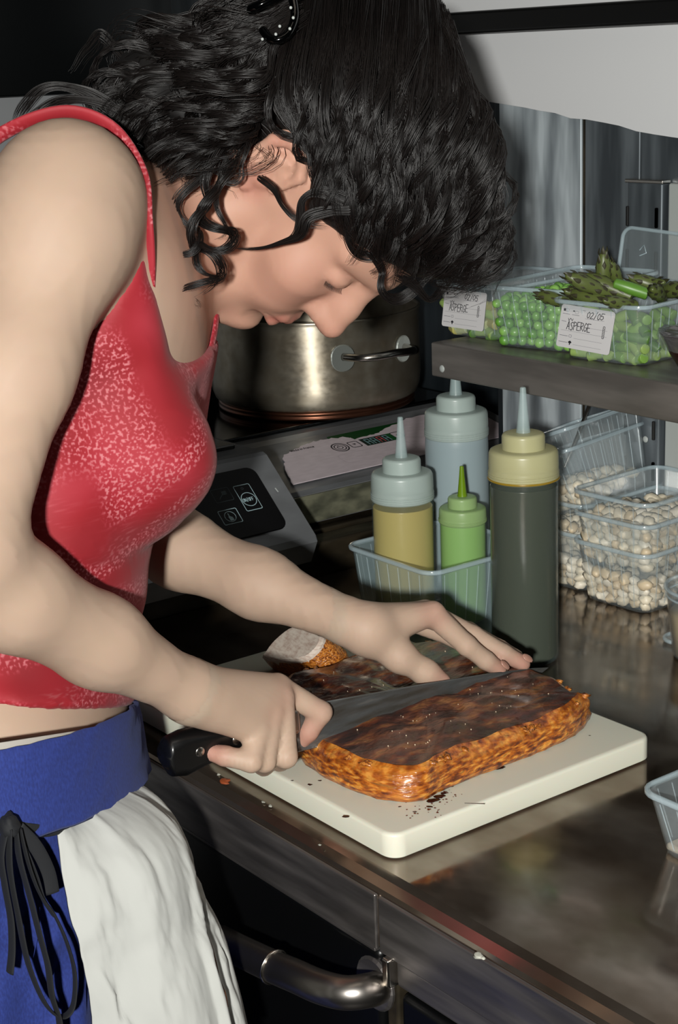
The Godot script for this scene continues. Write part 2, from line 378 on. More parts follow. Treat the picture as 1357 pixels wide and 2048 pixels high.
func label_image(sd: int) -> Image:
	var im := Image.create(420, 300, false, Image.FORMAT_RGB8)
	im.fill(Color(0.735, 0.73, 0.735))
	var k := Color(0.10, 0.10, 0.12)
	var g := Color(0.33, 0.33, 0.36)
	for b in [[20, 34, 16, 22], [95, 40, 14, 12]]:
		im.fill_rect(Rect2i(b[0], b[1] - 6, b[2], b[3] - 4), k)
		draw_box(im, Vector2(b[0] + 30, b[1] + 4), Vector2(12, 9), 3, 1.2, g)
		stroke(im, [Vector2(b[0] - 4, 64), Vector2(b[0] + 52, 64)], 2.0, g)
	stroke(im, [Vector2(170, 24), Vector2(190, 24)], 3.0, g)
	stroke(im, [Vector2(195, 78), Vector2(345, 74)], 1.2, g)
	write(im, "02/05", Vector2(205, 26), 27, 44, 4.2, k, 0.15, 0.07, sd)
	stroke(im, [Vector2(16, 116), Vector2(52, 118)], 2.5, g)
	stroke(im, [Vector2(60, 138), Vector2(380, 138)], 1.2, g)
	stroke(im, [Vector2(20, 180), Vector2(380, 180)], 1.2, g)
	write(im, "ASPERGE", Vector2(62, 112), 27, 58, 4.4, k, 0.05, 0.08, sd + 3)
	stroke(im, [Vector2(66, 92), Vector2(72, 108), Vector2(84, 90), Vector2(98, 106), Vector2(104, 92)], 3.2, k)
	draw_box(im, Vector2(352, 152), Vector2(7, 42), 6, 3.2, k)
	for i in 6:
		stroke(im, [Vector2(348, 124 + i * 11), Vector2(356, 128 + i * 11)], 2.5, k)
	stroke(im, [Vector2(16, 217), Vector2(80, 217)], 2.5, g)
	draw_box(im, Vector2(100, 214), Vector2(10, 8), 4, 1.6, g)
	stroke(im, [Vector2(130, 226), Vector2(350, 226)], 1.2, g)
	stroke(im, [Vector2(16, 262), Vector2(84, 262)], 2.5, g)
	stamp(im, Vector2(104, 256), 9, k)
	stamp(im, Vector2(97, 258), 6, k)
	stamp(im, Vector2(111, 258), 6, k)
	stroke(im, [Vector2(104, 256), Vector2(104, 272)], 9, k)
	stroke(im, [Vector2(130, 270), Vector2(350, 270)], 1.2, g)
	return im

# ------------------------------------------------------------------ the shelf and its vegetables
func build_shelf():
	var s := thing("wall_shelf", "stainless steel wall shelf with a deep front lip", "shelf")
	part("board", rbox(Vector3(1.9, 0.004, 0.245), 0.0015).moved(Vector3(-0.412, 1.184, -1.2735)), M.shelf_steel, s)
	part("front_lip", rbox(Vector3(1.9, 0.037, 0.004), 0.0018).moved(Vector3(-0.412, 1.1675, -1.150)), M.shelf_steel, s)
	part("end_lip", rbox(Vector3(0.004, 0.037, 0.24), 0.0018).moved(Vector3(-1.361, 1.1675, -1.271)), M.shelf_steel, s)
	part("bolt", dome(0.0042, 0.002, 14).turned(Vector3(1, 0, 0), PI / 2).moved(Vector3(-1.344, 1.1591, -1.1482)), M.trim_light, s)
	for x in [-1.275, -0.3]:
		part("bracket", extrude(PackedVector2Array([Vector2(0, 0), Vector2(0.22, 0), Vector2(0.22, -0.012), Vector2(0.02, -0.10), Vector2(0, -0.10)]), 0.004, 0.001).turned(Vector3.UP, PI / 2).moved(Vector3(x, 1.180, -1.385)), M.wall_steel_b, s)
	var y := 1.1862
	var t := 0.20
	var pea_tub := make_tub("vegetable_tub", "clear ribbed tub heaped with green peas on the steel shelf", "", 0.114, 0.185, 0.092, 0.155, 0.066)
	var pc := Vector3(-1.258, y, -1.262)
	place(pea_tub, pc, t)
	var rc := Vector3(-1.148, y, -1.254)
	var tip_tub := tub_copy(pea_tub, "clear tub of dark asparagus tips with a white label on the shelf", rc, t * 0.7)
	tip_tub.scale = Vector3(1.02, 0.92, 0.95)
	var lc := Vector3(-1.352, y, -1.262)
	var cut_tub := tub_copy(pea_tub, "shaded tub of pale cut asparagus, white label hanging askew", lc, 0.12)
	cut_tub.scale = Vector3(0.95, 0.90, 0.85)
	# labels stuck to two of the tubs
	for k in 2:
		var lab := extrude(round_rect2(0.064, 0.046, 0.003, 4), 0.0004, 0.0)
		lab.planar_uv(Vector2(-0.032, 0.023), Vector2(0.064, -0.046))
		var mm := image_mat(label_image(5 + k * 8), 0.55)
		if k == 0:
			var o := part("paper_label", lab, mm, tip_tub)
			o.transform = Transform3D(Basis(Vector3(1, 0, 0), -0.16) * Basis(Vector3(0, 0, 1), -0.06), Vector3(-0.012, 0.037, 0.0895))
		else:
			var o := part("paper_label", lab, mm, cut_tub)
			o.transform = Transform3D(Basis(Vector3(1, 0, 0), -0.16) * Basis(Vector3(0, 0, 1), -0.02), Vector3(-0.006, 0.036, 0.0905))
	# peas, one by one: two layers at the near faces and the heap on top
	var pea := []
	for k in 3:
		pea.append(lumpy(0.0056, 10, 7, 0.05, 31 + k).mesh())
	var pm := [mat(Color(0.42, 0.62, 0.26), 0.32), mat(Color(0.49, 0.68, 0.32), 0.32), mat(Color(0.34, 0.55, 0.18), 0.36)]
	for m in pm:
		m.clearcoat_enabled = true
		m.clearcoat = 0.3
	var r := RandomNumberGenerator.new()
	r.seed = 20
	var bt := Basis(Vector3.UP, t)
	var n := 0
	for lev in 5:
		var yy := 0.0075 + lev * 0.0094
		var hw := lerpf(0.046, 0.0535, yy / 0.066) - 0.0068
		var hd := lerpf(0.0775, 0.0885, yy / 0.066) - 0.0068
		var cols := int(hw * 2 / 0.0108)
		var rows := 3 if lev < 4 else 13
		for j in rows:
			for i in cols + 1:
				var off := 0.0054 * ((j + lev) % 2)
				var x := -hw + i * (hw * 2 / cols) + off * (0.6 if i < cols else -0.4)
				var z := hd - j * 0.0102
				if n >= 290:
					continue
				var up := 0.0
				if lev == 4 and j > 0:
					up = 0.006 * sin(clampf(j / 12.0, 0, 1) * PI) * cos(x / hw * 1.3) + r.randf_range(0, 0.004)
				var p := Vector3(x + r.randf_range(-0.0012, 0.0012), yy + up + r.randf_range(-0.0012, 0.0012), z + r.randf_range(-0.001, 0.0006))
				pea_at(pea[r.randi() % 3], pm[r.randi() % 3], pc + bt * p, r)
				n += 1
	# asparagus: tips on top of the near tub, cut pieces seen through the sides
	var bt2 := Basis(Vector3.UP, t * 0.7)
	var tips := [[-0.030, 0.060, 0.03, 1.2, 0.2, 0.045], [-0.020, 0.058, 0.045, 2.2, 1.35, 0.05], [0.0, 0.068, 0.05, 0.9, 0.35, 0.052], [0.022, 0.066, 0.045, 0.3, 0.3, 0.055], [0.035, 0.066, 0.02, 1.9, 0.2, 0.05], [-0.012, 0.064, 0.02, 1.5, 0.9, 0.042], [0.01, 0.067, 0.0, 2.6, 0.1, 0.055], [0.03, 0.064, -0.02, 0.6, 0.25, 0.05], [-0.03, 0.062, -0.01, 2.9, 0.2, 0.05], [0.036, 0.064, 0.062, 1.2, 0.12, 0.04], [-0.036, 0.058, 0.062, 0.1, 0.1, 0.045], [0.012, 0.063, 0.066, 0.0, 0.08, 0.05]]
	var src: Node3D = null
	for k in tips.size():
		var q = tips[k]
		if src == null:
			src = asparagus_tip()
		var o: Node3D = src if k == 0 else src.duplicate()
		if k:
			o.name = next_name("asparagus_tip")
			add_child(o, true)
		if k == 1:
			o.set_meta("label", "dark asparagus tip standing upright among the lying tips in the labelled tub")
		elif k:
			o.set_meta("label", "dark purplish green asparagus tip on top of the labelled tub")
		o.basis = Basis(Vector3.UP, q[3] + t) * Basis(Vector3(0, 0, 1), PI / 2 - q[4] - 0.1)
		o.scale = Vector3.ONE * (q[5] / 0.05)
		o.position = rc + bt2 * Vector3(q[0], q[1] - 0.006, q[2])
	var stem := tag(part("asparagus_spear", lathe([[0.0, 0.0], [0.0052, 0.0], [0.0060, 0.001], [0.0064, 0.018], [0.0050, 0.034], [0.0, 0.036]], 14), mat(Color(0.33, 0.50, 0.17), 0.4), self), "smooth bright green asparagus stem lying among the dark tips", "asparagus") as Node3D
	stem.name = "asparagus_spear"
	stem.basis = Basis(Vector3.UP, 0.75) * Basis(Vector3(0, 0, 1), PI / 2 - 0.35)
	stem.position = rc + bt2 * Vector3(0.030, 0.066, 0.040)
	var cut: Array = []
	for k in 3:
		cut.append(lathe([[0.0, 0.0], [0.0048, 0.0], [0.0054, 0.0012], [0.0056, 0.012], [0.0052, 0.0185], [0.0046, 0.0195], [0.0, 0.0195]], 10).scaled(Vector3(1, 0.7 + k * 0.3, 1)).mesh())
	var cm := [mat(Color(0.42, 0.56, 0.24), 0.4), mat(Color(0.50, 0.60, 0.32), 0.4), mat(Color(0.30, 0.44, 0.18), 0.45), mat(Color(0.66, 0.68, 0.48), 0.4), mat(Color(0.62, 0.60, 0.32), 0.4)]
	for k in 74:
		var o := MeshInstance3D.new()
		o.name = next_name("asparagus_piece")
		o.mesh = cut[k % 3]
		var near := k < 48
		o.material_override = cm[r.randi() % 3 if near else 1 + r.randi() % 4]
		add_child(o, true)
		tag(o, "cut green asparagus piece in the tub under the dark tips" if near else "pale cut asparagus piece in the shaded tub beside the peas", "asparagus", "cut asparagus under the tips" if near else "cut asparagus in the shaded tub")
		var lev := (k % 5) if near else ((k - 48) % 4)
		var yy := 0.007 + lev * 0.0105
		var hw := lerpf(0.046, 0.0535, yy / 0.066) - 0.010
		var p := Vector3.ZERO
		var j := k / 5 if near else (k - 48) / 4
		if near and j >= 6:
			p = Vector3(hw + 0.002, yy, 0.07 - (j - 6) * 0.022)     # along the right-hand side
		else:
			p = Vector3(lerpf(-hw, hw, (j + 0.3 * (lev % 2)) / 5.6), yy, 0.0705)
		var ct := rc if near else lc
		o.basis = Basis(Vector3.UP, r.randf_range(-0.5, 0.5)) * Basis(Vector3(0, 0, 1), r.randf_range(0.9, 2.2))
		var bb := bt2 if near else Basis(Vector3.UP, 0.12)
		o.position = ct + bb * (p * Vector3(1, 0.95, 0.93 if near else 0.84)) + o.basis * Vector3(0, -0.008, 0)
	# clear lid standing behind the tubs
	var lid := thing("tub_lid", "clear plastic tub lid propped upright against the wall", "lid", Vector3(-1.2043, 1.253, -1.345))
	var lr := round_rect2(0.12, 0.085, 0.012, 6)
	part("panel", extrude(lr, 0.0012, 0.0003), M.clear, lid)
	var ring := []
	for q in lr:
		ring.append(Vector3(q.x, q.y, 0.001))
	ring.append(ring[0])
	part("rim", tube(ring, [0.0022], 6), M.clear_rim, lid)
	part("stacking_ridge", tube([Vector3(-0.035, 0.02, 0.0015), Vector3(-0.030, 0.026, 0.0015), Vector3(-0.026, 0.018, 0.0015), Vector3(-0.034, 0.014, 0.0015)], [0.0008], 5), M.clear_rim, lid)
	part("stacking_ridge", tube([Vector3(-0.036, -0.004, 0.0015), Vector3(-0.028, -0.004, 0.0015), Vector3(-0.028, -0.012, 0.0015), Vector3(-0.036, -0.012, 0.0015)], [0.0008], 5), M.clear_rim, lid)
	lid.basis = Basis(Vector3.UP, 0.12) * Basis(Vector3(1, 0, 0), -0.12) * Basis(Vector3(0, 0, 1), -0.06)
	# dark red bowl at the end of the shelf
	var bowl := thing("wrapped_bowl", "dark red bowl under crinkled cling film on the shelf edge", "bowl", Vector3(-1.012, y, -1.196))
	part("body", lathe([[0.0, 0.0], [0.022, 0.0], [0.026, 0.003], [0.038, 0.022], [0.0475, 0.041], [0.0485, 0.043], [0.0465, 0.043], [0.036, 0.024], [0.022, 0.006], [0.0, 0.005]], 40), mat(Color(0.16, 0.055, 0.04), 0.22), bowl)
	var film := lathe([[0.0, 0.043], [0.02, 0.042], [0.04, 0.044], [0.049, 0.0445], [0.0505, 0.04], [0.046, 0.028]], 60)
	var fn := FastNoiseLite.new()
	fn.frequency = 60.0
	for i in film.v.size():
		film.v[i] += Vector3(0, 1, 0) * fn.get_noise_3dv(film.v[i]) * 0.004
	part("cling_film", film, M.clear, bowl)

func pea_at(mesh: Mesh, m: Material, p: Vector3, r: RandomNumberGenerator):
	var o := MeshInstance3D.new()
	o.name = next_name("pea")
	o.mesh = mesh
	o.material_override = m
	add_child(o, true)
	tag(o, "round green pea among the peas in the clear shelf tub", "pea", "green peas in the shelf tub")
	o.position = p
	o.rotation = Vector3(r.randf() * 6, r.randf() * 6, r.randf() * 6)
	o.scale = Vector3.ONE * r.randf_range(0.86, 1.12)

# a ball with slow dents
func lumpy(rad: float, seg: int, rows: int, amount: float, sd: int) -> Geo:
	var n := FastNoiseLite.new()
	n.seed = sd
	n.frequency = 0.9
	var g := Geo.new()
	var rings := []
	for i in rows + 1:
		var a := PI * i / rows
		var ring := PackedVector3Array()
		for j in seg:
			var b := TAU * j / seg
			var d := Vector3(sin(a) * cos(b), -cos(a), sin(a) * sin(b))
			ring.append(d * rad * (1.0 + amount * 2.0 * n.get_noise_3dv(d)))
		rings.append(ring)
	return g.loft(rings, true, false)

func asparagus_tip() -> Node3D:
	var o := thing("asparagus_tip", "dark purplish green asparagus tip on top of the labelled tub", "asparagus", Vector3.ZERO, "asparagus tips in the labelled tub")
	part("stem", lathe([[0.0, 0.006], [0.0052, 0.006], [0.0056, 0.007], [0.0066, 0.022], [0.0078, 0.034], [0.0076, 0.042], [0.0054, 0.050], [0.0024, 0.0555], [0.0, 0.057]], 12), mat(Color(0.31, 0.35, 0.17), 0.4), o)
	var g := Geo.new()
	var r := RandomNumberGenerator.new()
	r.seed = 3
	for i in 26:
		var y := 0.008 + i * 0.0018
		var a := i * 2.4
		var rad := lerpf(0.0056, 0.0072, y / 0.042) if y < 0.042 else lerpf(0.0072, 0.002, (y - 0.042) / 0.014)
		var s := Geo.new()
		var d := Vector3(cos(a), 0, sin(a))
		var side := Vector3(-sin(a), 0, cos(a))
		var w := 0.0042
		s.loft([[d * rad * 0.9 - side * w * 0.6, d * (rad + 0.0007), d * rad * 0.9 + side * w * 0.6], [d * rad - side * w * 0.5 + Vector3(0, 0.004, 0), d * (rad + 0.0016) + Vector3(0, 0.0045, 0), d * rad + side * w * 0.5 + Vector3(0, 0.004, 0)], [d * (rad - 0.0002) + Vector3(0, 0.009, 0), d * (rad + 0.0003) + Vector3(0, 0.0092, 0), d * (rad - 0.0002) + Vector3(0, 0.009, 0)]], false)
		g.join(s.moved(Vector3(0, y, 0)))
	part("scales", g, mat(Color(0.19, 0.185, 0.11), 0.5), o)
	return o


# ------------------------------------------------------------------ board, meat and knife
func build_board():
	var b := thing("cutting_board", "thick white plastic cutting board with brown juice stains at the worktop edge", "cutting board", Vector3(-1.0885, 0.9, -0.843))
	var o := round_rect2(0.402, 0.288, 0.014, 8)
	var rings := []
	for k in [[0.004, 0.0], [0.0, 0.003], [0.0, 0.0195], [0.0012, 0.0215], [0.004, 0.0225]]:
		var ring := PackedVector3Array()
		for q in round_rect2(0.402 - k[0] * 2, 0.288 - k[0] * 2, 0.014 - k[0], 8):
			ring.append(Vector3(q.x, k[1], q.y))
		rings.append(ring)
	part("slab", Geo.new().loft(rings), M.polyethylene, b)
	# dried juice: thin flecks lying on the board
	var g := Geo.new()
	var gl := Geo.new()
	var r := RandomNumberGenerator.new()
	r.seed = 5
	var spots := [Vector3(-0.939, 0.9228, -0.6935), Vector3(-0.9243, 0.9228, -0.7365), Vector3(-0.9097, 0.9228, -0.7396), Vector3(-0.9147, 0.9228, -0.7633), Vector3(-0.9171, 0.9228, -0.7715), Vector3(-0.9198, 0.9228, -0.7781), Vector3(-0.9266, 0.9228, -0.746), Vector3(-1.0042, 0.9228, -0.7078), Vector3(-1.02, 0.9228, -0.7016), Vector3(-0.9294, 0.9228, -0.8415), Vector3(-0.9244, 0.9228, -0.791), Vector3(-1.0049, 0.9228, -0.7184), Vector3(-0.9086, 0.9228, -0.754), Vector3(-0.9229, 0.9228, -0.9452)]
	var sz := [0.0022, 0.0012, 0.0012, 0.0045, 0.004, 0.0025, 0.0012, 0.0018, 0.001, 0.0065, 0.001, 0.0012, 0.002, 0.0008]
	for i in spots.size():
		var f := lumpy(sz[i], 9, 5, 0.5, i + 2).scaled(Vector3(1.25, 0.11, 0.75)).turned(Vector3.UP, 0.9 + r.randf_range(-0.3, 0.3))
		g.join(f.moved(spots[i] - b.position))
	for i in 60:
		var q: Vector3 = spots[[2, 3, 4, 5, 12][r.randi() % 5]] + Vector3(r.randfn(0, 0.008), 0, r.randfn(0, 0.008))
		gl.join(lumpy(r.randf_range(0.0004, 0.0011), 6, 4, 0.3, i).scaled(Vector3(1, 0.2, 1)).moved(q - b.position))
	part("juice_stain", g, mat(Color(0.16, 0.045, 0.025), 0.25), b).set_meta("kind", "stuff")
	part("juice_specks", gl, mat(Color(0.36, 0.16, 0.07), 0.4), b).set_meta("kind", "stuff")
	part("knife_scar", rbox(Vector3(0.016, 0.0004, 0.0005), 0.0001).turned(Vector3.UP, 0.75).moved(Vector3(-0.8896, 0.9226, -0.784) - b.position), mat(Color(0.25, 0.22, 0.18), 0.6), b)
	build_meat()
	build_knife()
	# the pale slice standing behind
	var sl := thing("pork_slice", "thick end slice of roast pork showing white meat and golden rind", "meat", Vector3(-1.2042, 0.9225, -0.8464))
	var cut := PackedVector2Array([Vector2(-0.031, 0.0), Vector2(0.020, 0.0), Vector2(0.034, 0.008), Vector2(0.036, 0.020), Vector2(0.028, 0.030), Vector2(0.010, 0.036), Vector2(-0.006, 0.0365), Vector2(-0.020, 0.033), Vector2(-0.031, 0.020), Vector2(-0.034, 0.008)])
	var body := extrude(smooth_outline(cut, 3), 0.040, 0.0025)
	var tz := Vector3(-0.15, 0.74, 0.64).normalized()
	var tx := Vector3.UP.cross(tz).normalized().rotated(tz, 0.35)
	var tilt := Transform3D(Basis(tx, tz.cross(tx), tz).scaled(Vector3.ONE * 1.12), Vector3(0.004, 0.012, 0.012))
	part("meat", body.copy().moved(Vector3(0, 0, -0.006)).placed(tilt), meat_white(), sl)
	var rind := Geo.new()
	var n := FastNoiseLite.new()
	n.frequency = 90.0
	var oc := smooth_outline(cut, 4)
	var m := oc.size()
	var rr := []
	for k in 5:
		var ring := PackedVector3Array()
		for i in m:
			var d := oc[i].normalized()
			var w := 1.0 if k in [1, 2, 3] else 0.0
			var p := Vector3(oc[i].x + d.x * 0.0022 * w, oc[i].y + d.y * 0.0022 * w, lerpf(-0.0225, 0.0095, k / 4.0))
			ring.append(p + Vector3(d.x, d.y, 0) * n.get_noise_3dv(p) * 0.002)
		rr.append(ring)
	part("rind", rind.loft(rr, true, false).placed(tilt), rind_mat(), sl)
	var seam := []
	for i in 9:
		seam.append(Vector3(-0.028 + i * 0.0065, 0.018 + 0.010 * sin(i * 0.35), 0.0115))
	part("fat_seam", tube(seam, [0.0006], 5).placed(tilt), mat(Color(0.45, 0.33, 0.28), 0.5), sl)

func smooth_outline(p: PackedVector2Array, steps: int) -> PackedVector2Array:
	var out := PackedVector2Array()
	var m := p.size()
	for i in m:
		for k in steps:
			out.append(p[i].cubic_interpolate(p[(i + 1) % m], p[(i + m - 1) % m], p[(i + 2) % m], float(k) / steps))
	return out

func ramp_tex(freq: float, oct: int, offs: Array, cols: Array, sd: int, size := 512) -> NoiseTexture2D:
	var t := noise_tex(freq, oct, [0.0, Color.BLACK, 1.0, Color.WHITE], sd, size)
	var g := Gradient.new()
	g.offsets = PackedFloat32Array(offs)
	g.colors = PackedColorArray(cols)
	t.color_ramp = g
	return t

func meat_white() -> StandardMaterial3D:
	var m := mat(Color(1, 1, 1), 0.5)
	m.albedo_texture = ramp_tex(0.02, 4, [0.2, 0.5, 0.8], [Color(0.62, 0.53, 0.48), Color(0.74, 0.69, 0.64), Color(0.78, 0.74, 0.69)], 8)
	m.uv1_triplanar = true
	m.uv1_scale = Vector3(8, 40, 8)
	return m

func rind_mat() -> StandardMaterial3D:
	var m := mat(Color(1, 1, 1), 0.28)
	m.albedo_texture = ramp_tex(0.035, 4, [0.2, 0.42, 0.6, 0.8], [Color(0.30, 0.13, 0.04), Color(0.55, 0.30, 0.09), Color(0.72, 0.44, 0.15), Color(0.80, 0.56, 0.28)], 18)
	m.uv1_triplanar = true
	m.uv1_scale = Vector3(14, 22, 14)
	m.heightmap_enabled = true
	m.heightmap_texture = noise_tex(0.05, 3, [0.0, Color.BLACK, 1.0, Color.WHITE], 4)
	m.heightmap_scale = 0.12
	m.clearcoat_enabled = true
	m.clearcoat = 0.5
	m.clearcoat_roughness = 0.2
	return m

func build_meat():
	# outline of the joint on the board, from its near left end round to the far side
	var out := PackedVector2Array()
	for p in [Vector3(-1.0568, 0.926, -0.7319), Vector3(-1.0103, 0.925, -0.7225), Vector3(-0.9692, 0.925, -0.7243), Vector3(-0.9342, 0.925, -0.7346), Vector3(-0.9172, 0.925, -0.7536), Vector3(-0.9205, 0.925, -0.7772), Vector3(-0.9218, 0.925, -0.8209), Vector3(-0.9233, 0.925, -0.8752), Vector3(-0.9261, 0.925, -0.9245), Vector3(-0.9429, 0.926, -0.9657)]:
		out.append(Vector2(p.x, p.z))
	for p in [Vector3(-0.9459, 0.945, -0.9595), Vector3(-0.9894, 0.945, -0.9751), Vector3(-1.0426, 0.945, -0.9765), Vector3(-1.1032, 0.945, -0.9755), Vector3(-1.1417, 0.945, -0.9524), Vector3(-1.1583, 0.945, -0.9105), Vector3(-1.1665, 0.945, -0.882), Vector3(-1.1581, 0.945, -0.8334), Vector3(-1.1662, 0.945, -0.8023), Vector3(-1.1398, 0.94, -0.7722), Vector3(-1.0978, 0.932, -0.7501)]:
		out.append(Vector2(p.x, p.y * 0 + p.z))
	var oc := smooth_outline(out, 6)
	var m := oc.size()
	var mid := Vector2.ZERO
	for q in oc:
		mid += q / m
	var at := Vector3(mid.x, 0.9228, mid.y)
	var o := thing("roast_pork", "dark glazed slab of roast pork belly with crackled golden sides under the knife", "meat", at)
	var n := FastNoiseLite.new()
	n.frequency = 45.0
	n.fractal_octaves = 3
	var n2 := FastNoiseLite.new()
	n2.frequency = 11.0
	n2.seed = 5
	var side := []
	# rings up the crackled side: (inset, height)
	for k in [[0.004, 0.0], [0.0, 0.002], [-0.0015, 0.007], [0.0, 0.0125], [-0.001, 0.017], [0.002, 0.0215], [0.0055, 0.0255], [0.010, 0.0285]]:
		var ring := PackedVector3Array()
		for i in m:
			var d := (mid - oc[i]).normalized()
			var q: Vector2 = oc[i] + d * k[0] - mid
			var p := Vector3(q.x, k[1], q.y)
			var w := n.get_noise_3dv(p + Vector3(0, p.y * 1.2, 0)) * 0.0028
			p += Vector3(-d.x, 0.0, -d.y) * w
			p.y += n2.get_noise_2d(q.x, q.y) * 0.004 * k[1] / 0.0285
			ring.append(p)
		side.append(ring)
	part("crackled_side", Geo.new().loft(side, true, false), side_mat(), o)
	# the glazed top, from the rim inwards
	var top := []
	for k in 12:
		var f := k / 11.0
		var ring := PackedVector3Array()
		for i in m:
			var q: Vector3 = side[-1][i]
			var p := q * Vector3(1.0 - f, 1, 1.0 - f)
			p.y = lerpf(q.y, 0.0305, smoothstep(0.0, 0.3, f))
			p.y += n2.get_noise_2d(p.x * 1.7 + 3, p.z * 1.7) * 0.0045 * smoothstep(0.0, 0.25, f) + n.get_noise_3dv(p) * 0.0009
			ring.append(p)
		top.append(ring)
	var tg := Geo.new().loft(top, true, false)
	part("glazed_top", tg, glaze_mat(), o)

	# blistered lumps along the upper edge and sugar crystals on the glaze
	var g := Geo.new()
	var r := RandomNumberGenerator.new()
	r.seed = 8
	for i in 26:
		var k := r.randi() % m
		var q: Vector3 = side[6][k]
		g.join(lumpy(r.randf_range(0.002, 0.0045), 8, 6, 0.5, i).scaled(Vector3(1.6, 0.7, 1)).turned(Vector3.UP, r.randf() * 3).moved(q))
	part("blisters", g, rind_mat(), o).set_meta("kind", "stuff")
	var s := Geo.new()
	for i in 90:
		var k := r.randi() % m
		var q: Vector3 = top[2 + r.randi() % 6][k]
		s.join(lumpy(r.randf_range(0.0003, 0.0007), 5, 4, 0.2, i).moved(q + Vector3(0, 0.0004, 0)))
	part("sugar_crystals", s, mat(Color(0.75, 0.68, 0.58), 0.2), o).set_meta("kind", "stuff")

func side_mat() -> StandardMaterial3D:
	var m := mat(Color(1, 1, 1), 0.3)
	m.albedo_texture = ramp_tex(0.03, 4, [0.18, 0.38, 0.55, 0.75], [Color(0.26, 0.09, 0.03), Color(0.50, 0.24, 0.06), Color(0.68, 0.38, 0.10), Color(0.80, 0.56, 0.24)], 28)
	m.uv1_triplanar = true
	m.uv1_scale = Vector3(4, 13, 4)
	m.heightmap_enabled = true
	m.heightmap_texture = noise_tex(0.045, 4, [0.0, Color.BLACK, 1.0, Color.WHITE], 44)
	m.heightmap_scale = 0.18
	m.clearcoat_enabled = true
	m.clearcoat = 0.5
	m.clearcoat_roughness = 0.25
	return m

func glaze_mat() -> StandardMaterial3D:
	var m := mat(Color(1, 1, 1), 0.3)
	m.albedo_texture = ramp_tex(0.012, 5, [0.25, 0.45, 0.6, 0.8], [Color(0.17, 0.065, 0.04), Color(0.27, 0.11, 0.06), Color(0.38, 0.19, 0.10), Color(0.52, 0.33, 0.17)], 38)
	m.uv1_triplanar = true
	m.uv1_scale = Vector3(7, 7, 4)
	m.heightmap_enabled = true
	m.heightmap_texture = noise_tex(0.03, 5, [0.0, Color.BLACK, 1.0, Color.WHITE], 54)
	m.heightmap_scale = 0.14
	m.clearcoat_enabled = true
	m.clearcoat = 0.7
	m.clearcoat_roughness = 0.18
	return m

func build_knife():
	var heel := Vector3(-1.020, 0.945, -0.712)
	var o := thing("chef_knife", "long chef's knife with a smeared steel blade and black riveted handle", "knife", heel)
	# outline in (-z, y), measured from the heel
	var blade := PackedVector2Array([Vector2(-0.004, 0.001), Vector2(0.03, -0.0025), Vector2(0.09, -0.006), Vector2(0.15, -0.0105), Vector2(0.21, -0.0125), Vector2(0.255, -0.0085), Vector2(0.279, 0.0005), Vector2(0.262, 0.0045), Vector2(0.21, 0.0135), Vector2(0.13, 0.0245), Vector2(0.03, 0.0365), Vector2(-0.006, 0.0405), Vector2(-0.006, 0.024)])
	var bg := extrude(smooth_outline(blade, 1), 0.0022, 0.0008)
	for i in bg.v.size():   # ground thin towards the edge
		var p: Vector3 = bg.v[i]
		bg.v[i].z *= clampf(0.25 + (p.y + 0.012) / 0.03, 0.25, 1.0)
	var turn := Basis(Vector3.UP, PI / 2)
	var bm := steel(Color(0.40, 0.40, 0.39), noise_tex(0.02, 4, [0.2, Color(0.16, 0.16, 0.16), 0.8, Color(0.42, 0.42, 0.42)], 61), ramp_tex(0.012, 5, [0.25, 0.5, 0.72, 0.85], [Color(0.72, 0.70, 0.67), Color(0.82, 0.82, 0.82), Color(0.86, 0.88, 0.9), Color(1, 1, 1)], 62), Vector3(5, 14, 2), 0.5)
	bm.uv1_world_triplanar = false
	part("blade", bg.placed(Transform3D(turn, Vector3.ZERO)), bm, o)
	part("bolster", rbox(Vector3(0.013, 0.024, 0.016), 0.005).moved(Vector3(0, 0.030, 0.010)), M.brushed, o)
	var prof := [[0.016, 0.019, 0.041], [0.035, 0.020, 0.042], [0.065, 0.021, 0.047], [0.095, 0.017, 0.050], [0.112, 0.014, 0.051], [0.124, 0.017, 0.049], [0.128, 0.026, 0.042]]
	var rings := []
	for q in prof:
		var ring := PackedVector3Array()
		for v in round_rect2(0.021, q[2] - q[1], minf(0.0095, (q[2] - q[1]) * 0.45), 5):
			ring.append(Vector3(v.x, (q[1] + q[2]) / 2 + v.y, q[0]))
		rings.append(ring)
	var hg := Geo.new().loft(rings)
	var hm := mat(Color(0.012, 0.013, 0.015), 0.22)
	hm.clearcoat_enabled = true
	hm.clearcoat = 0.4
	part("handle", hg, hm, o)
	for z in [0.034, 0.068, 0.102]:
		part("rivet", dome(0.0042, 0.0012, 16).turned(Vector3(0, 0, 1), -PI / 2).moved(Vector3(0.0102, 0.0335, z)), M.chrome, o)
	o.rotation.y = 0.0


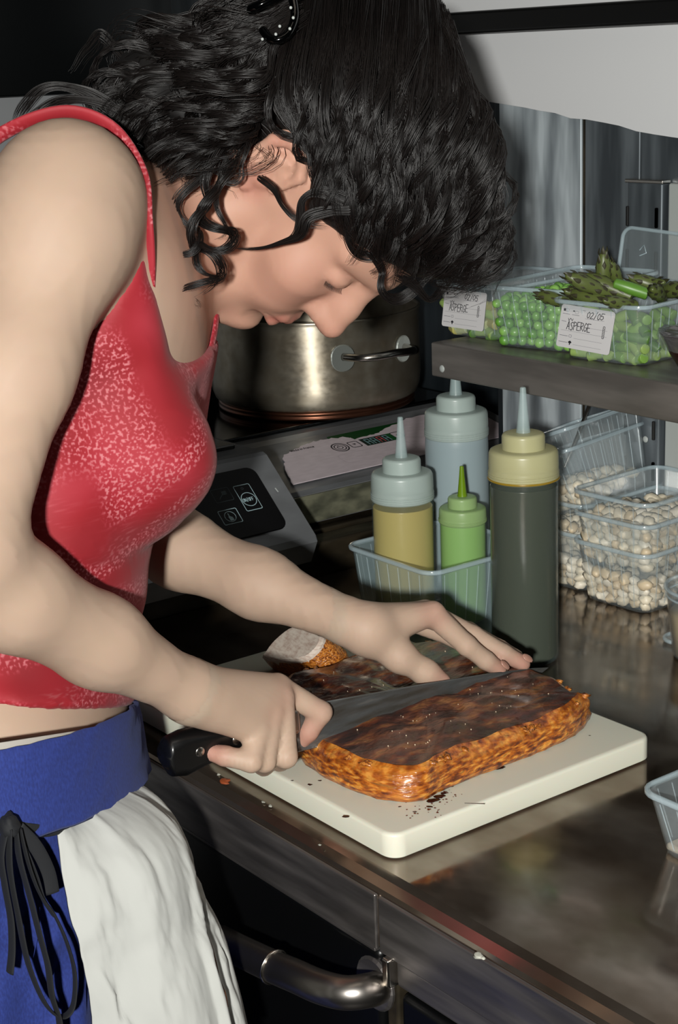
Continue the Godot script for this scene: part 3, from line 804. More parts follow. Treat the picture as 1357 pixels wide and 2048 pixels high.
# ------------------------------------------------------------------ squeeze bottles
func make_bottle(label: String, at: Vector3, r: float, h_body: float, h_cap: float, fill: float, liquid: Material, shell: Material, cap: Material, tip: Material, group := "") -> Node3D:
	var o := thing("squeeze_bottle", label, "bottle", at, group)
	var hs := h_body
	part("body", lathe([[0.0, 0.0], [r * 0.9, 0.0], [r * 0.97, 0.0015], [r, 0.005], [r, hs - 0.012], [r * 0.985, hs - 0.004], [r * 0.955, hs]], 48), shell, o)
	var lr := r - 0.0012
	part("liquid", lathe([[0.0, 0.002], [lr * 0.92, 0.002], [lr, 0.006], [lr, fill - 0.001], [lr - 0.001, fill], [0.0, fill]], 48), liquid, o)
	var y := hs - 0.004
	var ch := h_cap
	var c := part("screw_cap", lathe([[r * 0.96, y - 0.001], [r * 1.0, y], [r * 1.012, y + 0.001], [r * 1.012, y + ch * 0.28], [r * 1.0, y + ch * 0.30], [r * 1.0, y + ch * 0.40], [r * 1.005, y + ch * 0.42], [r * 0.99, y + ch * 0.86], [r * 0.95, y + ch * 0.96], [r * 0.86, y + ch], [r * 0.62, y + ch]], 48), cap, o)
	part("collar", lathe([[r * 0.62, y + ch - 0.001], [r * 0.615, y + ch + r * 0.36], [r * 0.58, y + ch + r * 0.43], [r * 0.50, y + ch + r * 0.46], [0.0, y + ch + r * 0.47]], 40), cap, o)
	var ty := y + ch + r * 0.46
	part("nozzle", lathe([[r * 0.215, ty - 0.001], [r * 0.19, ty + r * 0.12], [r * 0.12, ty + r * 0.85], [r * 0.085, ty + r * 1.28], [r * 0.06, ty + r * 1.30], [0.0, ty + r * 1.30]], 24), tip, o)
	for k in 3:
		part("cap_thread", torus(r * 1.008, 0.0005, 40, 5).moved(Vector3(0, y + ch * (0.08 + 0.08 * k), 0)), cap, c)
	return o

func build_bottles():
	var olive := mat(Color(0.215, 0.215, 0.155), 0.22)
	var big := make_bottle("tall squeeze bottle of dark olive oil with a yellowed cap, on the worktop", Vector3(-1.143, 0.9, -1.078), 0.0342, 0.190, 0.030, 0.180, olive, thin_shell(), M.ldpe_yellow, M.ldpe, "")
	part("cap_drip", torus(0.0345, 0.0012, 40, 6).moved(Vector3(0, 0.187, 0)), mat(Color(0.55, 0.45, 0.14), 0.3), big)
	var white := make_bottle("tall squeeze bottle of clear liquid with a pale cap, behind the tub", Vector3(-1.350, 0.9, -1.172), 0.0352, 0.184, 0.030, 0.100, mat(Color(0.62, 0.64, 0.48), 0.3), M.ldpe_thick, M.ldpe_cap, M.ldpe, "")
	white.rotation.y = 0.4
	var yel := make_bottle("squeeze bottle of yellow oil with a white cap, standing in the clear tub", Vector3(-1.300, 0.904, -1.052), 0.0328, 0.140, 0.030, 0.129, mat(Color(0.66, 0.60, 0.34), 0.3), thin_shell(), M.ldpe_cap, M.ldpe, "")
	yel.rotation.y = 0.2
	var gre := make_bottle("small squeeze bottle of bright green herb oil, standing in the clear tub", Vector3(-1.262, 0.904, -1.102), 0.0250, 0.113, 0.016, 0.110, mat(Color(0.50, 0.66, 0.35), 0.3), thin_shell(), M.ldpe_green, mat(Color(0.38, 0.50, 0.06), 0.25), "")
	gre.rotation.y = 0.1
	var tub := make_tub("bottle_tub", "clear ribbed plastic tub holding the yellow and green squeeze bottles", "", 0.146, 0.150, 0.122, 0.126, 0.090, true, M.frost)
	place(tub, Vector3(-1.272, 0.9, -1.078), 0.0)

# ------------------------------------------------------------------ stacked tubs of beans
func build_bean_tubs():
	var beans := []
	for k in 3:
		beans.append(lumpy(0.0056, 9, 7, 0.25, 71 + k).scaled(Vector3(1.55, 1.05, 1.15)).mesh())
	var bm := [mat(Color(0.84, 0.80, 0.71), 0.45), mat(Color(0.87, 0.84, 0.77), 0.45), mat(Color(0.80, 0.73, 0.61), 0.45)]
	var src: Node3D = null
	var r := RandomNumberGenerator.new()
	r.seed = 77
	var sets := [
		[Vector3(-1.192, 0.9, -1.315), 0.06, [0.0, 0.032, 0.056], "right"],
		[Vector3(-1.292, 0.9, -1.322), 0.06, [0.0, 0.034], "left"],
	]
	var names := [["bottom clear tub of pale beans in the stack beside the small round cup", "middle clear tub of pale beans in the stack beside the small round cup", "topmost clear tub of the bean stack beside the small round cup"], ["bottom clear bean tub of the stack behind the dark oil bottle", "second clear bean tub from below, behind the dark oil bottle"]]
	for s in 2:
		var q = sets[s]
		for k in q[2].size():
			var at: Vector3 = q[0] + Vector3(0, q[2][k], 0)
			if src == null:
				src = make_tub("bean_tub", names[s][k], "stacked tubs of beans", 0.112, 0.150, 0.088, 0.122, 0.070)
				place(src, at, q[1])
			else:
				tub_copy(src, names[s][k], at, q[1])
			var levels := [0.0075, 0.0165, 0.0255, 0.0345] if k == 0 else [0.021, 0.030, 0.039, 0.048].slice(0, 3)
			fill_beans(beans, bm, at, Basis(Vector3.UP, q[1]), levels, r, "pale bean in the stack beside the round cup" if s == 0 else "pale bean in the stack behind the dark oil bottle", "beans beside the round cup" if s == 0 else "beans behind the oil bottle", 5 if s == 0 else 1, s == 0 and k == 2)
	# two more tubs lie tilted on the left stack
	var tilt := Vector3(0.05, 0, 0.36)
	var a1 := Vector3(-1.290, 0.985, -1.325)
	tub_copy(src, "lower of two tilted bean tubs leaning over the stack behind the oil bottle", a1, 0.1, tilt)
	fill_beans(beans, bm, a1, Basis(Vector3.UP, 0.1) * Basis.from_euler(tilt), [0.009, 0.018, 0.027], r, "pale bean in the tilted tubs behind the dark oil bottle", "beans in the tilted tubs", 1, true)
	tub_copy(src, "upper tilted clear tub, nearly empty, topmost behind the oil bottle", a1 + Vector3(-0.008, 0.022, -0.004), 0.12, tilt)

func fill_beans(beans: Array, bm: Array, at: Vector3, turn: Basis, levels: Array, r: RandomNumberGenerator, label: String, group: String, side: int, top: bool):
	for y in levels:
		var f: float = y / 0.07
		var hw := lerpf(0.044, 0.0525, f) - 0.0084
		var hd := lerpf(0.061, 0.0715, f) - 0.0084
		var nx := int(hw * 2 / 0.0128)
		for i in nx + 1:
			bean_at(beans, bm, at + turn * Vector3(-hw + i * hw * 2 / nx, y, hd), r, label, group)
		for j in range(1, side + 1):
			bean_at(beans, bm, at + turn * Vector3(hw, y, hd - j * 0.0138), r, label, group)
	# the beans deeper inside, which nobody could count
	var heap := Geo.new()
	for k in 110:
		var y := r.randf_range(levels[0] - 0.001, levels[-1] + 0.003)
		var f := y / 0.07
		heap.join(lumpy(0.0066, 7, 5, 0.25, k % 5).scaled(Vector3(1.4, 1.0, 1.1)).turned(Vector3.UP, r.randf() * 6.0).moved(Vector3(r.randf_range(-1, 0.82) * (lerpf(0.044, 0.0525, f) - 0.012), y, r.randf_range(-1, 0.80) * (lerpf(0.061, 0.0715, f) - 0.012))))
	var inner := part("bean_heap", heap, bm[0], self)
	inner.transform = Transform3D(turn, at)
	tag(inner, label.replace("pale bean in", "mass of pale beans inside"), "beans")
	inner.set_meta("kind", "stuff")
	if top:
		for i in 6:
			for j in 4:
				bean_at(beans, bm, at + turn * Vector3(-0.034 + i * 0.0136, levels[-1] + 0.005, 0.045 - j * 0.0145), r, label, group)

func bean_at(beans: Array, bm: Array, p: Vector3, r: RandomNumberGenerator, label: String, group: String):
	var o := MeshInstance3D.new()
	o.name = next_name("bean")
	o.mesh = beans[r.randi() % 3]
	o.material_override = bm[r.randi() % 3]
	add_child(o, true)
	tag(o, label, "bean", group)
	o.position = p + Vector3(r.randf_range(-1, 1), r.randf_range(-0.5, 0.5), r.randf_range(-1, 1)) * 0.0014
	o.rotation = Vector3(r.randf_range(-0.6, 0.6), r.randf() * 6, r.randf_range(-0.6, 0.6))
	o.scale = Vector3.ONE * r.randf_range(0.9, 1.15)

# ------------------------------------------------------------------ small things
func build_small():
	var t := make_tub("small_tub", "small nearly empty clear tub with brown residue near the worktop edge", "", 0.112, 0.125, 0.086, 0.098, 0.052)
	place(t, Vector3(-0.7706, 0.9, -0.8659) + Vector3(0.043, 0.0, -0.046), 0.0)
	var res := Geo.new()
	var r := RandomNumberGenerator.new()
	r.seed = 2
	for i in 22:
		res.join(lumpy(r.randf_range(0.002, 0.006), 7, 5, 0.4, i).scaled(Vector3(1.3, 0.25, 1)).moved(Vector3(r.randf_range(-0.036, 0.03), 0.003, r.randf_range(-0.03, 0.042))))
	part("residue", res, mat(Color(0.22, 0.10, 0.06), 0.4), t).set_meta("kind", "stuff")
	part("milky_film", rbox(Vector3(0.08, 0.006, 0.09), 0.003).moved(Vector3(0, 0.0045, 0)), frosted(Color(0.78, 0.74, 0.66), 0.6), t)
	var cup := thing("deli_cup", "round clear deli cup half out of view beside the bean tubs", "cup", Vector3(-1.020, 0.9, -1.215))
	part("shell", lathe([[0.0, 0.0], [0.036, 0.0], [0.0375, 0.003], [0.045, 0.072], [0.0443, 0.072], [0.0366, 0.004], [0.0, 0.002]], 40), M.clear, cup)
	part("rim", torus(0.0455, 0.002, 40, 8).moved(Vector3(0, 0.072, 0)), M.clear_rim, cup)
	part("rim_step", torus(0.0442, 0.0012, 40, 6).moved(Vector3(0, 0.064, 0)), M.clear_rim, cup)
	part("sauce", lathe([[0.0, 0.003], [0.0360, 0.003], [0.0405, 0.046], [0.0, 0.046]], 32), mat(Color(0.66, 0.58, 0.42), 0.35), cup)
	var ring := thing("round_lid", "small clear round lid lying on the worktop before the cup", "lid", Vector3(-1.0661, 0.9, -1.2231))
	part("disc", lathe([[0.0, 0.004], [0.016, 0.004], [0.0165, 0.003], [0.016, 0.002], [0.0, 0.002]], 28), M.clear, ring)
	part("rim", torus(0.0165, 0.0022, 28, 8).moved(Vector3(0, 0.004, 0)), M.clear_rim, ring)
	# thin bright rod under the shelf
	var rod := tag(part("steel_rod", tube([Vector3(-1.3273, 1.094, -1.36), Vector3(-1.3185, 1.0599, -1.33), Vector3(-1.3203, 1.0234, -1.31)], [0.0022], 8), M.chrome, self), "thin bright steel rod slanting down under the shelf", "rod")
	rod.name = "steel_rod"
	# crumbs on the worktop edge
	var k := 0
	for p in [[Vector3(-1.0993, 0.8985, -0.6875), 0.0042], [Vector3(-1.1125, 0.9, -0.6892), 0.0014], [Vector3(-1.0422, 0.9, -0.6869), 0.0013], [Vector3(-1.0321, 0.9, -0.6869), 0.0015], [Vector3(-0.9511, 0.899, -0.6772), 0.001], [Vector3(-0.7536, 0.895, -0.6653), 0.0026], [Vector3(-0.7503, 0.895, -0.6661), 0.0017]]:
		var c := part("crumb", lumpy(p[1], 8, 6, 0.6, 90 + k).scaled(Vector3(1.5, 0.45, 1)), mat(Color(0.52, 0.24, 0.10) if k == 0 else Color(0.62, 0.62, 0.58), 0.6), self)
		c.position = p[0] + Vector3(0, 0.0006, 0)
		tag(c, "orange brown food crumb on the worktop edge below the knife handle" if k == 0 else ("pale crumb on the worktop edge along the cutting board" if k < 5 else "pale dab of food on the worktop edge above the steel front"), "crumb", "" if k == 0 else ("pale crumbs along the board" if k < 5 else "pale dabs above the steel front"))
		k += 1

func thin_shell() -> StandardMaterial3D:
	if not M.has("ldpe_thin"):
		M.ldpe_thin = frosted(Color(0.50, 0.60, 0.60), 0.10)
	return M.ldpe_thin


# ------------------------------------------------------------------ distance fields
# A body is a list of tapered capsules and ellipsoids joined by smooth minima, meshed by surface nets.
class Field:
	var kind := PackedByteArray()
	var a := PackedVector3Array()
	var b := PackedVector3Array()
	var inv := PackedFloat32Array()
	var ra := PackedFloat32Array()
	var rb := PackedFloat32Array()
	var k := PackedFloat32Array()
	var axes: Array[Basis] = []
	var ir := PackedVector3Array()
	var mid := PackedVector3Array()
	var reach := PackedFloat32Array()

	func bone(p: Vector3, q: Vector3, r0: float, r1: float, kk := 0.01) -> void:
		_add(0 if kk >= 0.0 else 2, p, q - p, r0, r1, absf(kk), Basis(), Vector3.ONE, (p + q) / 2, p.distance_to(q) / 2 + maxf(r0, r1))

	func chain(pts: Array, radii: Array, kk := 0.01) -> void:
		for i in pts.size() - 1:
			bone(pts[i], pts[i + 1], radii[i], radii[i + 1], kk)

	func egg(c: Vector3, axis: Basis, r: Vector3, kk := 0.01) -> void:
		_add(1 if kk >= 0.0 else 3, c, Vector3.ZERO, 0, 0, absf(kk), axis.transposed(), Vector3(1 / r.x, 1 / r.y, 1 / r.z), c, maxf(r.x, maxf(r.y, r.z)))

	func _add(t: int, p: Vector3, d: Vector3, r0: float, r1: float, kk: float, ax: Basis, i: Vector3, m: Vector3, rr: float) -> void:
		kind.append(t)
		a.append(p)
		b.append(d)
		inv.append(1.0 / maxf(1e-9, d.length_squared()))
		ra.append(r0)
		rb.append(r1 - r0)
		k.append(maxf(kk, 1e-5))
		axes.append(ax)
		ir.append(i)
		mid.append(m)
		reach.append(rr)

	func near(c: Vector3, r: float) -> PackedInt32Array:
		var out := PackedInt32Array()
		for i in kind.size():
			if mid[i].distance_to(c) < reach[i] + r + k[i] + 0.02:
				out.append(i)
		return out

	func at(p: Vector3, list: PackedInt32Array) -> float:
		var d := 1.0
		for i in list:
			var e := 0.0
			var t := kind[i]
			var q := p - a[i]
			if t == 0 or t == 2:
				var bb := b[i]
				var h := clampf(q.dot(bb) * inv[i], 0.0, 1.0)
				e = (q - bb * h).length() - ra[i] - rb[i] * h
			else:
				var s := (axes[i] * q) * ir[i]
				var k0 := s.length()
				e = k0 * (k0 - 1.0) / maxf((s * ir[i]).length(), 1e-6)
			var kk := k[i]
			if t < 2:
				var h := maxf(kk - absf(d - e), 0.0) / kk
				d = minf(d, e) - h * h * kk * 0.25
			else:
				var h := maxf(kk - absf(d + e), 0.0) / kk
				d = maxf(d, -e) + h * h * kk * 0.25
		return d

# surface nets over the box lo..hi; shape(p, list) is a distance, keep(p) says whether a vertex belongs to this grid
func nets(f: Field, lo: Vector3, hi: Vector3, cell: float, shape = null, keep = null, slack := 0.03) -> Geo:
	var g := Geo.new()
	var n := Vector3i(((hi - lo) / cell / 8.0).ceil()) * 8
	var sx := n.x + 1
	var sxy := sx * (n.y + 1)
	var val := PackedFloat32Array()
	val.resize(sxy * (n.z + 1))
	val.fill(9.0)
	var vid := PackedInt32Array()
	vid.resize(val.size())
	vid.fill(-1)
	var half := cell * 4.0 * 1.7321
	var cells := PackedInt32Array()
	var custom := shape != null
	for bz in n.z / 8:
		for by in n.y / 8:
			for bx in n.x / 8:
				var c := lo + Vector3(bx * 8 + 4, by * 8 + 4, bz * 8 + 4) * cell
				var list := f.near(c, half + slack)
				if list.is_empty():
					continue
				var dc: float = shape.call(c, list) if custom else f.at(c, list)
				if absf(dc) > half * (1.5 if custom else 1.15):
					continue
				for z in range(bz * 8, bz * 8 + 9):
					for y in range(by * 8, by * 8 + 9):
						var i0 := bx * 8 + y * sx + z * sxy
						for x in 9:
							if val[i0 + x] == 9.0:
								var p := lo + Vector3(bx * 8 + x, y, z) * cell
								val[i0 + x] = shape.call(p, list) if custom else f.at(p, list)
				for z in range(bz * 8, bz * 8 + 8):
					for y in range(by * 8, by * 8 + 8):
						for x in range(bx * 8, bx * 8 + 8):
							var i := x + y * sx + z * sxy
							var s := (1 if val[i] < 0 else 0) + (1 if val[i + 1] < 0 else 0) + (1 if val[i + sx] < 0 else 0) + (1 if val[i + sx + 1] < 0 else 0) + (1 if val[i + sxy] < 0 else 0) + (1 if val[i + sxy + 1] < 0 else 0) + (1 if val[i + sxy + sx] < 0 else 0) + (1 if val[i + sxy + sx + 1] < 0 else 0)
							if s > 0 and s < 8:
								cells.append(i)
	var corner := [0, 1, sx, sx + 1, sxy, sxy + 1, sxy + sx, sxy + sx + 1]
	var pairs := [0, 1, 2, 3, 4, 5, 6, 7, 0, 2, 1, 3, 4, 6, 5, 7, 0, 4, 1, 5, 2, 6, 3, 7]
	for i in cells:
		var sum := Vector3.ZERO
		var cnt := 0
		for e in 12:
			var p: int = pairs[e * 2]
			var q: int = pairs[e * 2 + 1]
			var va := val[i + corner[p]]
			var vb := val[i + corner[q]]
			if (va < 0) != (vb < 0):
				var t := va / (va - vb)
				var pa := Vector3(p & 1, (p >> 1) & 1, p >> 2)
				sum += pa.lerp(Vector3(q & 1, (q >> 1) & 1, q >> 2), t)
				cnt += 1
		var base := Vector3(i % sx, (i / sx) % (n.y + 1), i / sxy)
		vid[i] = g.v.size()
		g.v.append(lo + (base + sum / cnt) * cell)
	var ok := PackedByteArray()
	ok.resize(g.v.size())
	for i in g.v.size():
		ok[i] = 1 if keep == null or keep.call(g.v[i]) else 0
	var step := [1, sx, sxy]
	for i in cells:
		for ax in 3:
			var va := val[i]
			var vb := val[i + step[ax]]
			if (va < 0) == (vb < 0):
				continue
			var s1: int = step[(ax + 1) % 3]
			var s2: int = step[(ax + 2) % 3]
			if i - s1 - s2 < 0:
				continue
			var q0 := vid[i]
			var q1 := vid[i - s1]
			var q2 := vid[i - s1 - s2]
			var q3 := vid[i - s2]
			if q1 < 0 or q2 < 0 or q3 < 0:
				continue
			if ok[q0] + ok[q1] + ok[q2] + ok[q3] < 2:
				continue
			if va < 0:
				g.t.append_array(PackedInt32Array([q0, q1, q2, q0, q2, q3]))
			else:
				g.t.append_array(PackedInt32Array([q0, q2, q1, q0, q3, q2]))
	return g

# ------------------------------------------------------------------ the cook
const HEAD := Vector3(-1.0897, 1.3921, -0.8052)
const HR := Vector3(0.4542, 0.0601, 0.8889)     # to her right ear
const HU := Vector3(0.8528, 0.2592, -0.4533)    # to her crown
const HF := Vector3(0.2577, -0.9639, -0.0665)   # where her face looks
const FRONT := Vector3(0.6, 0, -0.8)
const SIDE := Vector3(0.8, 0, 0.6)

func hl(r: float, u: float, f: float) -> Vector3:
	return HEAD + HR * r + HU * u + HF * f

func head_field(f: Field):
	var ax := Basis(HR, HU, HF)
	f.egg(hl(0, 0.035, -0.012), ax, Vector3(0.074, 0.088, 0.094), 0.02)
	f.egg(hl(0, 0.048, 0.036), ax, Vector3(0.056, 0.052, 0.055), 0.02)
	f.egg(hl(0, -0.015, 0.034), ax, Vector3(0.056, 0.070, 0.056), 0.02)
	f.egg(hl(0, -0.060, 0.060), ax, Vector3(0.034, 0.030, 0.038), 0.02)
	f.bone(hl(0, -0.06, 0.0), hl(0, -0.083, 0.052), 0.036, 0.020, 0.02)
	f.bone(hl(0, -0.097, 0.076), hl(0, -0.094, 0.080), 0.0155, 0.0135, 0.015)
	for s: float in [1.0, -1.0]:
		f.chain([hl(0.054 * s, -0.020, -0.002), hl(0.051 * s, -0.052, 0.006), hl(0.030 * s, -0.083, 0.052), hl(0.008 * s, -0.098, 0.076)], [0.014, 0.016, 0.016, 0.015], 0.02)
		f.bone(hl(0.037 * s, -0.020, 0.061), hl(0.027 * s, -0.044, 0.068), 0.0260, 0.0225, 0.02)
		f.bone(hl(0.010 * s, 0.034, 0.087), hl(0.046 * s, 0.034, 0.066), 0.0095, 0.009, 0.012)
	for s: float in [1.0, -1.0]:
		f.bone(hl(0.025 * s, 0.012, 0.099), hl(0.038 * s, 0.012, 0.094), 0.0115, 0.0120, -0.012)
		f.egg(hl(0.0305 * s, 0.0115, 0.0755), ax, Vector3(0.0145, 0.0120, 0.0125), 0.004)
		f.bone(hl(0.021 * s, 0.0035, 0.0885), hl(0.041 * s, 0.0045, 0.0815), 0.0016, 0.0016, -0.003)
		f.bone(hl(0.019 * s, 0.0215, 0.0870), hl(0.042 * s, 0.0220, 0.0785), 0.0014, 0.0014, -0.004)
	f.bone(hl(0, 0.006, 0.088), hl(0, -0.022, 0.096), 0.0105, 0.0135, 0.012)
	f.chain([hl(0, 0.020, 0.091), hl(0, -0.004, 0.103), hl(0, -0.020, 0.1125)], [0.0078, 0.0086, 0.0094], 0.012)
	f.bone(hl(0, -0.0215, 0.1140), hl(0, -0.0305, 0.104), 0.0084, 0.0050, 0.008)
	for s: float in [1.0, -1.0]:
		f.bone(hl(0.0095 * s, -0.0255, 0.103), hl(0.0120 * s, -0.0265, 0.096), 0.0056, 0.0062, 0.008)
		f.bone(hl(0.0065 * s, -0.0325, 0.1060), hl(0.0080 * s, -0.0300, 0.0990), 0.0018, 0.0018, -0.004)
	# lips
	f.chain([hl(0.023, -0.0615, 0.088), hl(0.010, -0.0575, 0.0960), hl(0, -0.0585, 0.0980), hl(-0.010, -0.0575, 0.0960), hl(-0.023, -0.0615, 0.088)], [0.0025, 0.0042, 0.0042, 0.0042, 0.0025], 0.006)
	f.chain([hl(0.021, -0.0645, 0.087), hl(0.009, -0.0700, 0.0950), hl(-0.009, -0.0700, 0.0950), hl(-0.021, -0.0645, 0.087)], [0.0025, 0.0050, 0.0050, 0.0025], 0.006)
	f.chain([hl(0.025, -0.0630, 0.0905), hl(0.010, -0.0640, 0.1010), hl(-0.010, -0.0640, 0.1010), hl(-0.025, -0.0630, 0.0905)], [0.0008, 0.0011, 0.0011, 0.0008], -0.003)
	f.bone(hl(0.016, -0.0815, 0.0935), hl(-0.016, -0.0815, 0.0935), 0.0040, 0.0040, -0.012)
	# ears
	for s: float in [1.0, -1.0]:
		f.egg(hl(0.0725 * s, 0.000, -0.016), Basis(HR, HU, HF), Vector3(0.0072, 0.028, 0.017), 0.006)
		f.chain([hl(0.0735 * s, 0.004, 0.003), hl(0.0770 * s, 0.022, 0.001), hl(0.0805 * s, 0.0305, -0.010), hl(0.0830 * s, 0.0270, -0.0240), hl(0.0830 * s, 0.0110, -0.0320), hl(0.0800 * s, -0.0090, -0.0280), hl(0.0765 * s, -0.0210, -0.0180), hl(0.0725 * s, -0.0280, -0.0075)], [0.0034, 0.0044, 0.0048, 0.0048, 0.0046, 0.0044, 0.0048, 0.0054], 0.003)
		f.chain([hl(0.0775 * s, 0.0190, -0.0090), hl(0.0800 * s, 0.0080, -0.0200), hl(0.0790 * s, -0.0100, -0.0190), hl(0.0755 * s, -0.0140, -0.0100)], [0.0030, 0.0034, 0.0034, 0.0030], 0.004)
		f.egg(hl(0.0840 * s, -0.0030, -0.0070), Basis(HR, HU, HF), Vector3(0.0080, 0.0085, 0.0065), -0.006)
		f.bone(hl(0.0735 * s, -0.0045, 0.0035), hl(0.0765 * s, -0.0045, 0.0005), 0.0042, 0.0030, 0.004)

func torso_field(f: Field, grow := 0.0):
	var spine := Vector3(Vector3(-1.1714, 1.3377, -0.667) - Vector3(-1.1405, 1.0443, -0.5379)).normalized()
	var ax := Basis(SIDE, spine, SIDE.cross(spine))
	f.egg(Vector3(-1.1773, 1.2575, -0.622), ax, Vector3(0.138, 0.155, 0.094), 0.03)
	f.egg(Vector3(-1.1541, 1.0829, -0.5376), ax, Vector3(0.118, 0.20, 0.088), 0.035)
	f.egg(Vector3(-1.1168, 0.9539, -0.4932), Basis(SIDE, Vector3.UP, FRONT), Vector3(0.152, 0.15, 0.100), 0.04)
	f.egg(Vector3(-1.077, 1.2006, -0.6122), ax, Vector3(0.052, 0.055, 0.052), 0.028)
	f.egg(Vector3(-1.1963, 1.169, -0.6771), ax, Vector3(0.052, 0.055, 0.052), 0.028)
	f.egg(Vector3(-1.1878, 1.2655, -0.7071), ax, Vector3(0.046, 0.07, 0.034), 0.03)
	f.bone(Vector3(-1.0986, 1.4, -0.5938), Vector3(-1.1654, 1.3681, -0.6891), 0.034, 0.044, 0.03)
	f.bone(Vector3(-1.0734, 1.3903, -0.5711), Vector3(-1.1095, 1.322, -0.6386), 0.040, 0.034, 0.03)
	f.bone(Vector3(-1.1654, 1.3681, -0.6891), Vector3(-1.2636, 1.3173, -0.7595), 0.042, 0.044, 0.03)
	f.bone(Vector3(-1.1314, 1.3663, -0.5603), Vector3(-1.1426, 1.2459, -0.5416), 0.056, 0.060, 0.04)

func arms_field(f: Field):
	f.chain([Vector3(-1.0623, 1.4028, -0.5622), Vector3(-1.0495, 1.3764, -0.5446), Vector3(-1.0175, 1.2925, -0.488), Vector3(-0.9731, 1.1916, -0.4228)], [0.0530, 0.0500, 0.0370, 0.0325], 0.025)
	f.chain([Vector3(-0.9723, 1.1878, -0.4221), Vector3(-0.9878, 1.1466, -0.4569), Vector3(-1.0025, 1.0911, -0.5278), Vector3(-1.0111, 1.0321, -0.6018)], [0.0330, 0.0360, 0.0312, 0.0205], 0.018)
	f.chain([Vector3(-1.2731, 1.3204, -0.7655), Vector3(-1.2921, 1.2126, -0.7423), Vector3(-1.288, 1.0869, -0.7244)], [0.052, 0.042, 0.036], 0.03)
	f.chain([Vector3(-1.2876, 1.0847, -0.7239), Vector3(-1.245, 1.0616, -0.7444), Vector3(-1.1629, 1.0404, -0.7753), Vector3(-1.0682, 1.0161, -0.8131)], [0.0360, 0.0335, 0.0285, 0.0185], 0.02)

func right_hand(f: Field):
	var w := Vector3(-1.0112, 1.0302, -0.6044)
	f.bone(Vector3(-1.0115, 1.0347, -0.5991), w, 0.0225, 0.0205, 0.01)
	# palm
	f.bone(w, Vector3(-1.0253, 1.0049, -0.6952), 0.017, 0.0105, 0.012)
	f.bone(w, Vector3(-1.0146, 0.9993, -0.6897), 0.018, 0.0110, 0.012)
	f.bone(w, Vector3(-1.0092, 0.9912, -0.6758), 0.018, 0.0110, 0.012)
	f.bone(Vector3(-1.0082, 1.0215, -0.6095), Vector3(-1.004, 0.9834, -0.6583), 0.017, 0.0115, 0.012)
	f.bone(Vector3(-1.0144, 1.0155, -0.6245), Vector3(-1.0325, 0.9858, -0.6819), 0.016, 0.013, 0.014)
	# index, middle, ring and little finger close round the handle
	f.chain([Vector3(-1.0253, 1.0049, -0.6952), Vector3(-1.0124, 0.9774, -0.7277), Vector3(-1.0194, 0.9609, -0.7194), Vector3(-1.0255, 0.9521, -0.7158)], [0.0102, 0.0092, 0.0082, 0.0074], 0.003)
	f.chain([Vector3(-1.0137, 0.9985, -0.6905), Vector3(-0.9937, 0.9595, -0.6785), Vector3(-1.0151, 0.9464, -0.6871), Vector3(-1.0317, 0.9514, -0.6931)], [0.0105, 0.0093, 0.0085, 0.0076], 0.0025)
	f.chain([Vector3(-1.0069, 0.9919, -0.6757), Vector3(-0.993, 0.9617, -0.6579), Vector3(-1.0144, 0.9472, -0.671), Vector3(-1.0298, 0.9527, -0.679)], [0.0102, 0.0086, 0.0082, 0.0074], 0.0025)
	f.chain([Vector3(-1.0017, 0.9841, -0.6582), Vector3(-0.9908, 0.9666, -0.644), Vector3(-1.004, 0.9715, -0.6285), Vector3(-1.0146, 0.9741, -0.6207)], [0.0100, 0.0085, 0.0078, 0.0068], 0.003)
	# thumb along the far side of the handle
	f.chain([Vector3(-1.018, 1.0173, -0.6292), Vector3(-1.0515, 0.9892, -0.6928), Vector3(-1.0505, 0.9666, -0.7184), Vector3(-1.0425, 0.9569, -0.7299)], [0.0150, 0.0115, 0.0100, 0.0082], 0.006)

func left_hand(f: Field):
	f.bone(Vector3(-1.077, 1.018, -0.8091), Vector3(-1.0639, 1.0142, -0.8179), 0.0195, 0.0190, 0.01)
	var w := Vector3(-1.066, 1.012, -0.8211)
	f.bone(w, Vector3(-1.0526, 1.0154, -0.8823), 0.0165, 0.0108, 0.012)
	f.bone(w, Vector3(-1.0725, 1.0092, -0.8909), 0.0165, 0.0110, 0.012)
	f.bone(w, Vector3(-1.0921, 1.0006, -0.8989), 0.0165, 0.0108, 0.012)
	f.bone(w, Vector3(-1.1106, 0.989, -0.9033), 0.0160, 0.0105, 0.012)
	f.chain([Vector3(-1.0524, 1.0145, -0.8822), Vector3(-1.0363, 0.9837, -0.9069), Vector3(-1.0299, 0.9671, -0.9235), Vector3(-1.0262, 0.9564, -0.9356)], [0.0108, 0.0090, 0.0082, 0.0072], 0.0035)
	f.chain([Vector3(-1.0725, 1.0092, -0.8909), Vector3(-1.0518, 0.9838, -0.9279), Vector3(-1.0346, 0.9658, -0.9495), Vector3(-1.0253, 0.955, -0.964)], [0.0108, 0.0090, 0.0082, 0.0072], 0.003)
	f.chain([Vector3(-1.0921, 1.0006, -0.8989), Vector3(-1.0703, 0.98, -0.9394), Vector3(-1.053, 0.9626, -0.9615), Vector3(-1.0428, 0.9529, -0.9743)], [0.0105, 0.0086, 0.0079, 0.0070], 0.003)
	f.chain([Vector3(-1.1106, 0.989, -0.9033), Vector3(-1.0912, 0.9687, -0.9374), Vector3(-1.0781, 0.9535, -0.9532), Vector3(-1.0694, 0.9451, -0.9626)], [0.0098, 0.0078, 0.0072, 0.0064], 0.003)
	f.chain([Vector3(-1.0648, 1.0074, -0.8222), Vector3(-1.0483, 0.9871, -0.8403), Vector3(-1.0378, 0.97, -0.8604), Vector3(-1.0314, 0.9601, -0.873)], [0.0165, 0.0128, 0.0100, 0.0080], 0.010)

